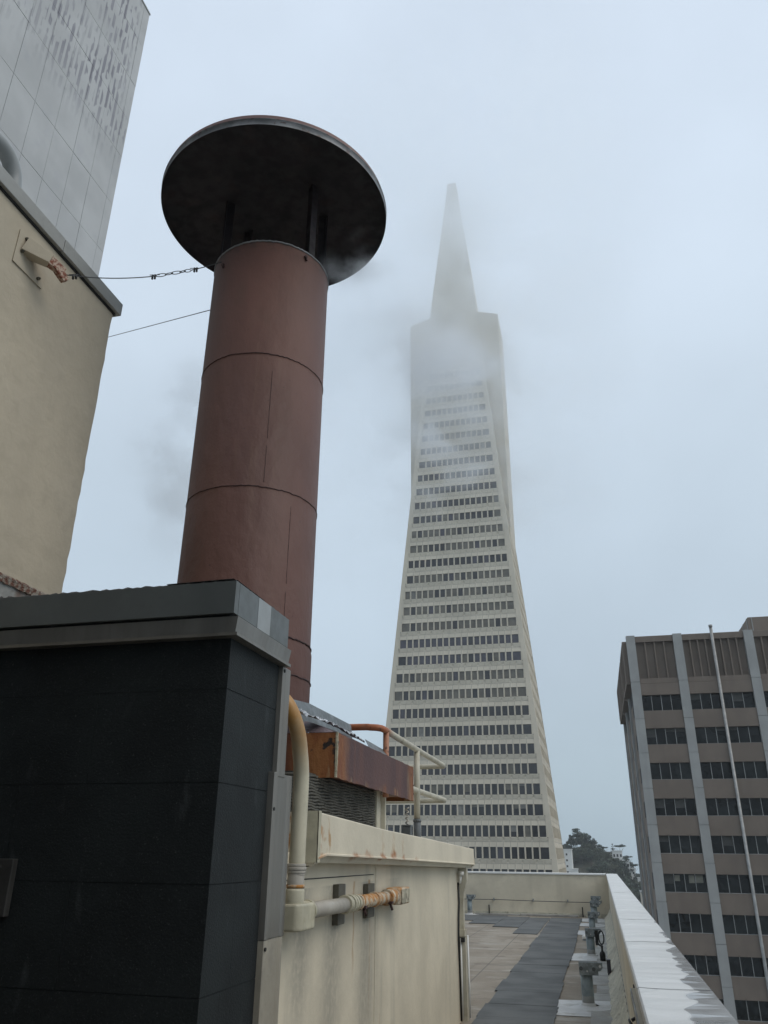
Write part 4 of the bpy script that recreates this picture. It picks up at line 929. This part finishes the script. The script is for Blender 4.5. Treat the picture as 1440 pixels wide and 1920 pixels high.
# pole rail on the front, roof plant room
g = MB(); g.tube([(13.97, YF + .02, -50), (13.97, YF + .02, 24.75)], .17, 10); g.tube([(13.97, YF - .02, 24.6), (13.97, YF - .02, 24.85)], .21, 10)
for i in range(NR): g.box(13.94, 14.0, YF + .1, YF + .5, 15.0 - i * FH, 15.1 - i * FH)
g.build('rail_pipe', M['bframe'], t)
g = MB(); g.box(19.55, 40, 98.4, 115, 23.9, 27.7)
pm = g.build('plant_room', M['brown'], t)
g = MB()
for i in range(12): g.box(19.9 + i * 2.45, 20.0 + i * 2.45, 98.32, 98.39, 24.0, 27.7)
for i in range(6): g.box(19.47, 19.54, 99 + i * 2.6, 99.1 + i * 2.6, 24.0, 27.7)
g.build('cladding_rib', M['conc'], pm)

# ------------------------------------------------------------------ wooded hill with white houses
def hz(x, y):
    ridge = [(-90, -2), (-40, 2), (-16, 3.0), (-8, 3.5), (1, 0), (6, -2), (13, -7.5), (18, -14), (40, -30), (80, -46)]
    for (a, za), (b_, zb_) in zip(ridge[:-1], ridge[1:]):
        if a <= x <= b_: z = za + (zb_ - za) * (x - a) / (b_ - a); break
    else: z = -48 if x > 80 else -4
    f = max(0, min(1, (y - 345) / 75.)); f = f * f * (3 - 2 * f)
    return -49 + (z + 49) * f + 1.2 * math.sin(x * .21 + y * .13)
g = MB(); rows = [[(x, y, hz(x, y) if -110 < x < 100 else -50.5) for x in range(-112, 103, 4)] for y in range(330, 520, 6)]
g.grid(rows, 0, True); o = g.build('hill', simple('scrubby hillside', (.075, .075, .05), .95, sc=.08, var=.4, fine=.8, bump=.6, bd=.3, dirt=(.12, .11, .085))); o['kind'] = 'structure'
leafm = []
for i, cc in enumerate(((.060, .078, .054), (.076, .088, .062), (.098, .105, .076), (.050, .064, .050))):
    k = NT('hill foliage %d' % i); c = k.mix(k.noise(.45, .35, .65), dk(cc, .6), dk(cc, 1.35)); leafm.append(k.done(c, .8, 0, .2))
bark = simple('grey brown bark', (.10, .085, .07), .9, sc=3)
def leaf_cloud(g, blobs, n, size, rr, mi=0):
    tot = sum(b_[3] ** 2 for b_ in blobs)
    for bx, by, bz, br, bh in blobs:
        for _ in range(int(n * br * br / tot)):
            while True:
                p_ = Vector((rr.uniform(-1, 1), rr.uniform(-1, 1), rr.uniform(-1, 1)))
                if .15 < p_.length < 1: break
            p_ = p_ * (p_.length ** -.4)
            if p_.length > 1.08: p_ = p_.normalized()
            q = Vector((bx + p_.x * br, by + p_.y * br, bz + p_.z * bh)); a = Vector((rr.gauss(0, 1), rr.gauss(0, 1), rr.gauss(0, 1))).normalized(); b2 = a.orthogonal().normalized()
            c2 = a.cross(b2); s_ = size * rr.uniform(.6, 1.3)
            g.face([q + b2 * s_, q + c2 * s_ * .7, q - b2 * s_, q - c2 * s_ * .7], mi)
def make_tree(kind, H, Wd, seed, label, mt, cat='tree'):
    rr = random.Random(seed); t = thing(kind, label, cat, (0, 0, 0), 'trees on the wooded hill')
    g = MB(); th = H * (.5 if kind != 'conifer_tree' else .95)
    tp = [(rr.uniform(-.03, .03) * H * i / 5, rr.uniform(-.03, .03) * H * i / 5, th * i / 5) for i in range(6)]
    g.tube(tp, [H * .028 * (1 - .12 * i) for i in range(6)], 7)
    if kind != 'conifer_tree':
        for i in range(5):
            a = i * 1.3 + rr.random(); g.tube([tp[3], (tp[3][0] + math.cos(a) * Wd * .2, tp[3][1] + math.sin(a) * Wd * .2, th), (math.cos(a) * Wd * .36, math.sin(a) * Wd * .36, H * .74)], [H * .014, H * .01, H * .004], 5)
    g.build('trunk', bark, t)
    g = MB()
    if kind == 'conifer_tree':
        bl = [(0, 0, H * (.2 + .8 * i / 7), Wd * .5 * (1.02 - i / 7.3) * (1 if i % 2 == 0 else .75), H * .035) for i in range(8)]; n = 420; sz = .30
    elif kind == 'umbrella_pine':
        bl = [(rr.uniform(-.32, .32) * Wd, rr.uniform(-.32, .32) * Wd, H * rr.uniform(.80, .95), Wd * rr.uniform(.16, .28), H * .06) for _ in range(9)]; n = 620; sz = .36
    else:
        bl = [(rr.uniform(-.30, .30) * Wd, rr.uniform(-.30, .30) * Wd, H * rr.uniform(.38, .86), Wd * rr.uniform(.13, .24), H * rr.uniform(.07, .14)) for _ in range(15)]; n = 1500; sz = .42
    leaf_cloud(g, bl, n, sz, rr); g.build('crown', mt, t); return t
protos = [make_tree('broadleaf_tree', 13, 12, 1, '', leafm[0]), make_tree('broadleaf_tree', 11, 12, 2, '', leafm[1]), make_tree('broadleaf_tree', 9, 10, 3, '', leafm[2]), make_tree('broadleaf_tree', 15, 9, 4, '', leafm[3]),
          make_tree('conifer_tree', 9, 5.2, 5, '', leafm[3]), make_tree('umbrella_pine', 8, 9, 6, '', leafm[3])]
used = set()
def place(i, x, y, label, sc=1., rz=0., z=None):
    o = protos[i]
    loc = (x, y, (hz(x, y) if z is None else z) - .3)
    if i not in used: used.add(i); o.location = loc
    else: o = copy_tree(o, loc)
    o['label'] = label; o.scale = (sc, sc, sc); o.rotation_euler = (0, 0, rz); return o
GEN = ['dark dense broadleaf tree in the mass covering the hill slope', 'mid green broadleaf tree in the mass covering the hill slope', 'paler grey green bushy tree in the mass covering the hill slope', 'tall narrow dark tree in the mass covering the hill slope']
place(0, -8.6, 417, 'tallest rounded dark tree on the hilltop right of the skyscraper', .72)
place(1, -3.6, 415, 'broad tree just right of the tallest hilltop tree', .62)
place(1, -5.8, 408, 'dark tree in front of the tallest hilltop tree', .6, 2)
place(4, 5.9, 424, 'tiered spiky conifer standing against the sky on the hilltop', .92, z=-1.2)
place(5, 9.4, 424, 'flat-topped pine just right of the spiky conifer', .68, z=.8)
place(5, 12.4, 420, 'flat-topped pine lower down, nearest the brown office block', .62, 1, z=-3.6)
place(5, 14.6, 418, 'lowest flat-topped pine beside the brown office block', .7, 2, z=-7.6)
place(5, 2.4, 420, 'small flat pine left of the spiky conifer on the ridge', .45, 2, z=1.6)
place(2, -13.2, 424, 'small tree on the ridge beside the skyscraper corner', .55)
place(2, -10.6, 424, 'bushy tree filling the ridge behind the white block', .6, 1)
rt = random.Random(19)
spots = []
for y in (413, 408, 402, 396, 390, 384, 378, 372, 366):
    x = -18 + rt.uniform(0, 3)
    while x < 26:
        top = hz(x, y) + 9 * .62
        lim = 1.6 + (9.5 - max(0, (x + 8)) * .62) * y / 420 if x > -8 else 9
        if not (x < -9.5 and 376 < y < 394): spots.append((x, y))
        x += rt.uniform(2.9, 4.3)
for x, y in spots:
    i = rt.choice((0, 0, 1, 1, 2, 3)); place(i, x, y + rt.uniform(-2, 2), GEN[i], rt.uniform(.48, .68), rt.uniform(0, 6))
# houses
wh = simple('white house render', (.66, .655, .63), .8, sc=.3, var=.06, bump=0); pale = simple('buff house render', (.52, .47, .39), .8, sc=.3, bump=0); rfm = simple('grey flat roof', (.3, .3, .3), .9, bump=0)
def house(x0, x1, y0, y1, z0, z1, label, mt, nx, nz, ww=.9, wh_=1.1, cat='house'):
    t = thing('house' if cat == 'house' else 'apartment_block', label, cat, ((x0 + x1) / 2, (y0 + y1) / 2, z0))
    g = MB(); g.box(x0, x1, y0, y1, z0, z1); g.build('wall', mt, t)
    g = MB(); g.box(x0 - .2, x1 + .2, y0 - .2, y1 + .2, z1 + .004, z1 + .3); g.build('roof', rfm if mt is pale else wh, t)
    for i in range(nx):
        for j in range(nz):
            cx_ = x0 + (x1 - x0) * (i + .5) / nx; cz_ = z1 - 1.9 - j * 2.35
            if cz_ - wh_ / 2 < z0: continue
            g = MB(); g.box(cx_ - ww / 2, cx_ + ww / 2, y0 - .012, y0 + .05, cz_ - wh_ / 2, cz_ + wh_ / 2); g.build('window', GL[0], t)
house(-16.6, -12.2, 380, 390, -40, 3.2, 'plain white apartment block with one column of small windows beside the skyscraper', wh, 1, 6, .7, .8, 'apartments')
house(-12.3, -10.1, 378, 384, -40, -4.6, 'low white annexe at the foot of the white apartment block', wh, 1, 2, .7, .6)
house(-5.0, -1.4, 431, 437, -4, 6.6, 'white-roofed house peeping over the hilltop trees', wh, 2, 1)
house(1.2, 5.6, 427, 433, -12, 2.4, 'buff house on the ridge left of the spiky conifer', pale, 2, 3)
house(5.4, 9.9, 415, 421, -14, 2.9, 'white stepped house below the spiky conifer', wh, 3, 5, .8, 1.2)
house(9.5, 12.6, 411, 417, -16, -1.2, 'white terraced house with dark balconies lower on the hill', wh, 2, 5, 1.0, 1.2)
house(13.0, 15.0, 413, 418, -22, -4.4, 'narrow white house half hidden by the lowest flat pine', wh, 1, 3, .8, 1.)
house(15.3, 17.4, 408, 413, -30, -8.2, 'small white house at the right end of the hill by the brown block', wh, 1, 4, .9, 1.)
house(11.5, 15.5, 290, 298, -50, -9.6, 'buff low building at the hill foot beside the parapet coping', pale, 2, 5, .8, 1., 'building')

# ------------------------------------------------------------------ low fog bank swallowing the skyscraper top, and steam off the chimney
def volume(name, label, cat, box, build):
    g = MB(); g.box(*box)
    mt = bpy.data.materials.new(name); mt.use_nodes = True; k = NT.__new__(NT); k.mat = mt; k.t = mt.node_tree; k.n = k.t.nodes; k.l = k.t.links
    k.n.clear(); o_ = k.n.new('ShaderNodeOutputMaterial'); v = k.n.new('ShaderNodeVolumePrincipled'); k.l.new(v.outputs[0], o_.inputs['Volume'])
    k.pos = k.n.new('ShaderNodeNewGeometry').outputs['Position']
    build(k, v); o = g.build(name, mt); o['kind'] = 'stuff'; o['label'] = label; o['category'] = cat
    return o
def fog_mat(k, v):
    v.inputs['Color'].default_value = (.982, .991, 1, 1); v.inputs['Anisotropy'].default_value = .8
    z = k.axis(2); x = k.axis(0); y = k.axis(1)
    h = k.rng(k.math('ADD', z, k.noise((.030, .030, .035), .28, .72, detail=4, a=48, b=-34)), 84, 150)
    n = k.noise((.036, .036, .05), .38, .66, detail=5, rough=.62, a=.12, b=1.9)
    ex = k.math('MULTIPLY', k.rng(x, -110, -62), k.rng(x, -8, 40, 1, 0)); ey = k.math('MULTIPLY', k.rng(y, 146, 178), k.rng(y, 208, 236, 1, 0))
    d = k.math('MULTIPLY', k.math('MULTIPLY', h, n), k.math('MULTIPLY', ex, ey)); d = k.math('MULTIPLY', d, k.rng(z, 215, 252, 1, 0))
    k.l.new(k.math('MULTIPLY', d, .026), v.inputs['Density'])
fog = volume('fog', 'drifting grey fog hiding the skyscraper spire', 'fog', (-112, 42, 144, 238, 62, 255), fog_mat)

def steam_mat(k, v):
    v.inputs['Color'].default_value = (.93, .955, .98, 1); v.inputs['Anisotropy'].default_value = .45
    tot = 0.0
    for (px_, py_, pz_, r, st) in ((-2.0, 6.85, 7.8, .5, 1.5), (-2.25, 6.7, 7.5, .45, 1.5), (-1.85, 7.3, 7.3, .7, .9), (-1.4, 7.8, 7.1, .9, 1.0), (-1.2, 7.9, 6.5, 1.1, 1.25), (-1.5, 8.1, 5.8, .9, .9), (-4.35, 7.6, 6.8, .8, .5), (-4.7, 7.9, 6.1, .9, .6), (-4.5, 7.8, 5.3, .8, .5)):
        d = k.n.new('ShaderNodeVectorMath'); d.operation = 'DISTANCE'; k.l.new(k.pos, d.inputs[0]); d.inputs[1].default_value = (px_, py_, pz_)
        tot = k.math('ADD', k.rng(d.outputs['Value'], 0, r, st, 0), tot)
    k.l.new(k.math('MULTIPLY', k.math('MULTIPLY', tot, k.noise((1.15, 1.15, 1.5), .46, .66, detail=7, rough=.66)), 2.4), v.inputs['Density'])
steam = volume('steam', 'thin steam curling out from under the chimney cap', 'steam', (-5.5, -.4, 6.1, 9.1, 4.5, 8.35), steam_mat)
# thin even air over the whole place
g = MB(); g.box(-440, 440, -140, 780, -51.5, 275)
mt = bpy.data.materials.new('haze'); mt.use_nodes = True; mt.node_tree.nodes.clear()
o_ = mt.node_tree.nodes.new('ShaderNodeOutputMaterial'); v = mt.node_tree.nodes.new('ShaderNodeVolumePrincipled'); mt.node_tree.links.new(v.outputs[0], o_.inputs['Volume'])
v.inputs['Color'].default_value = (.93, .97, 1, 1); v.inputs['Density'].default_value = .0003; v.inputs['Anisotropy'].default_value = .4
o = g.build('haze', mt); o['kind'] = 'stuff'; o['label'] = 'thin pale air between the roof and the far hill'; o['category'] = 'haze'
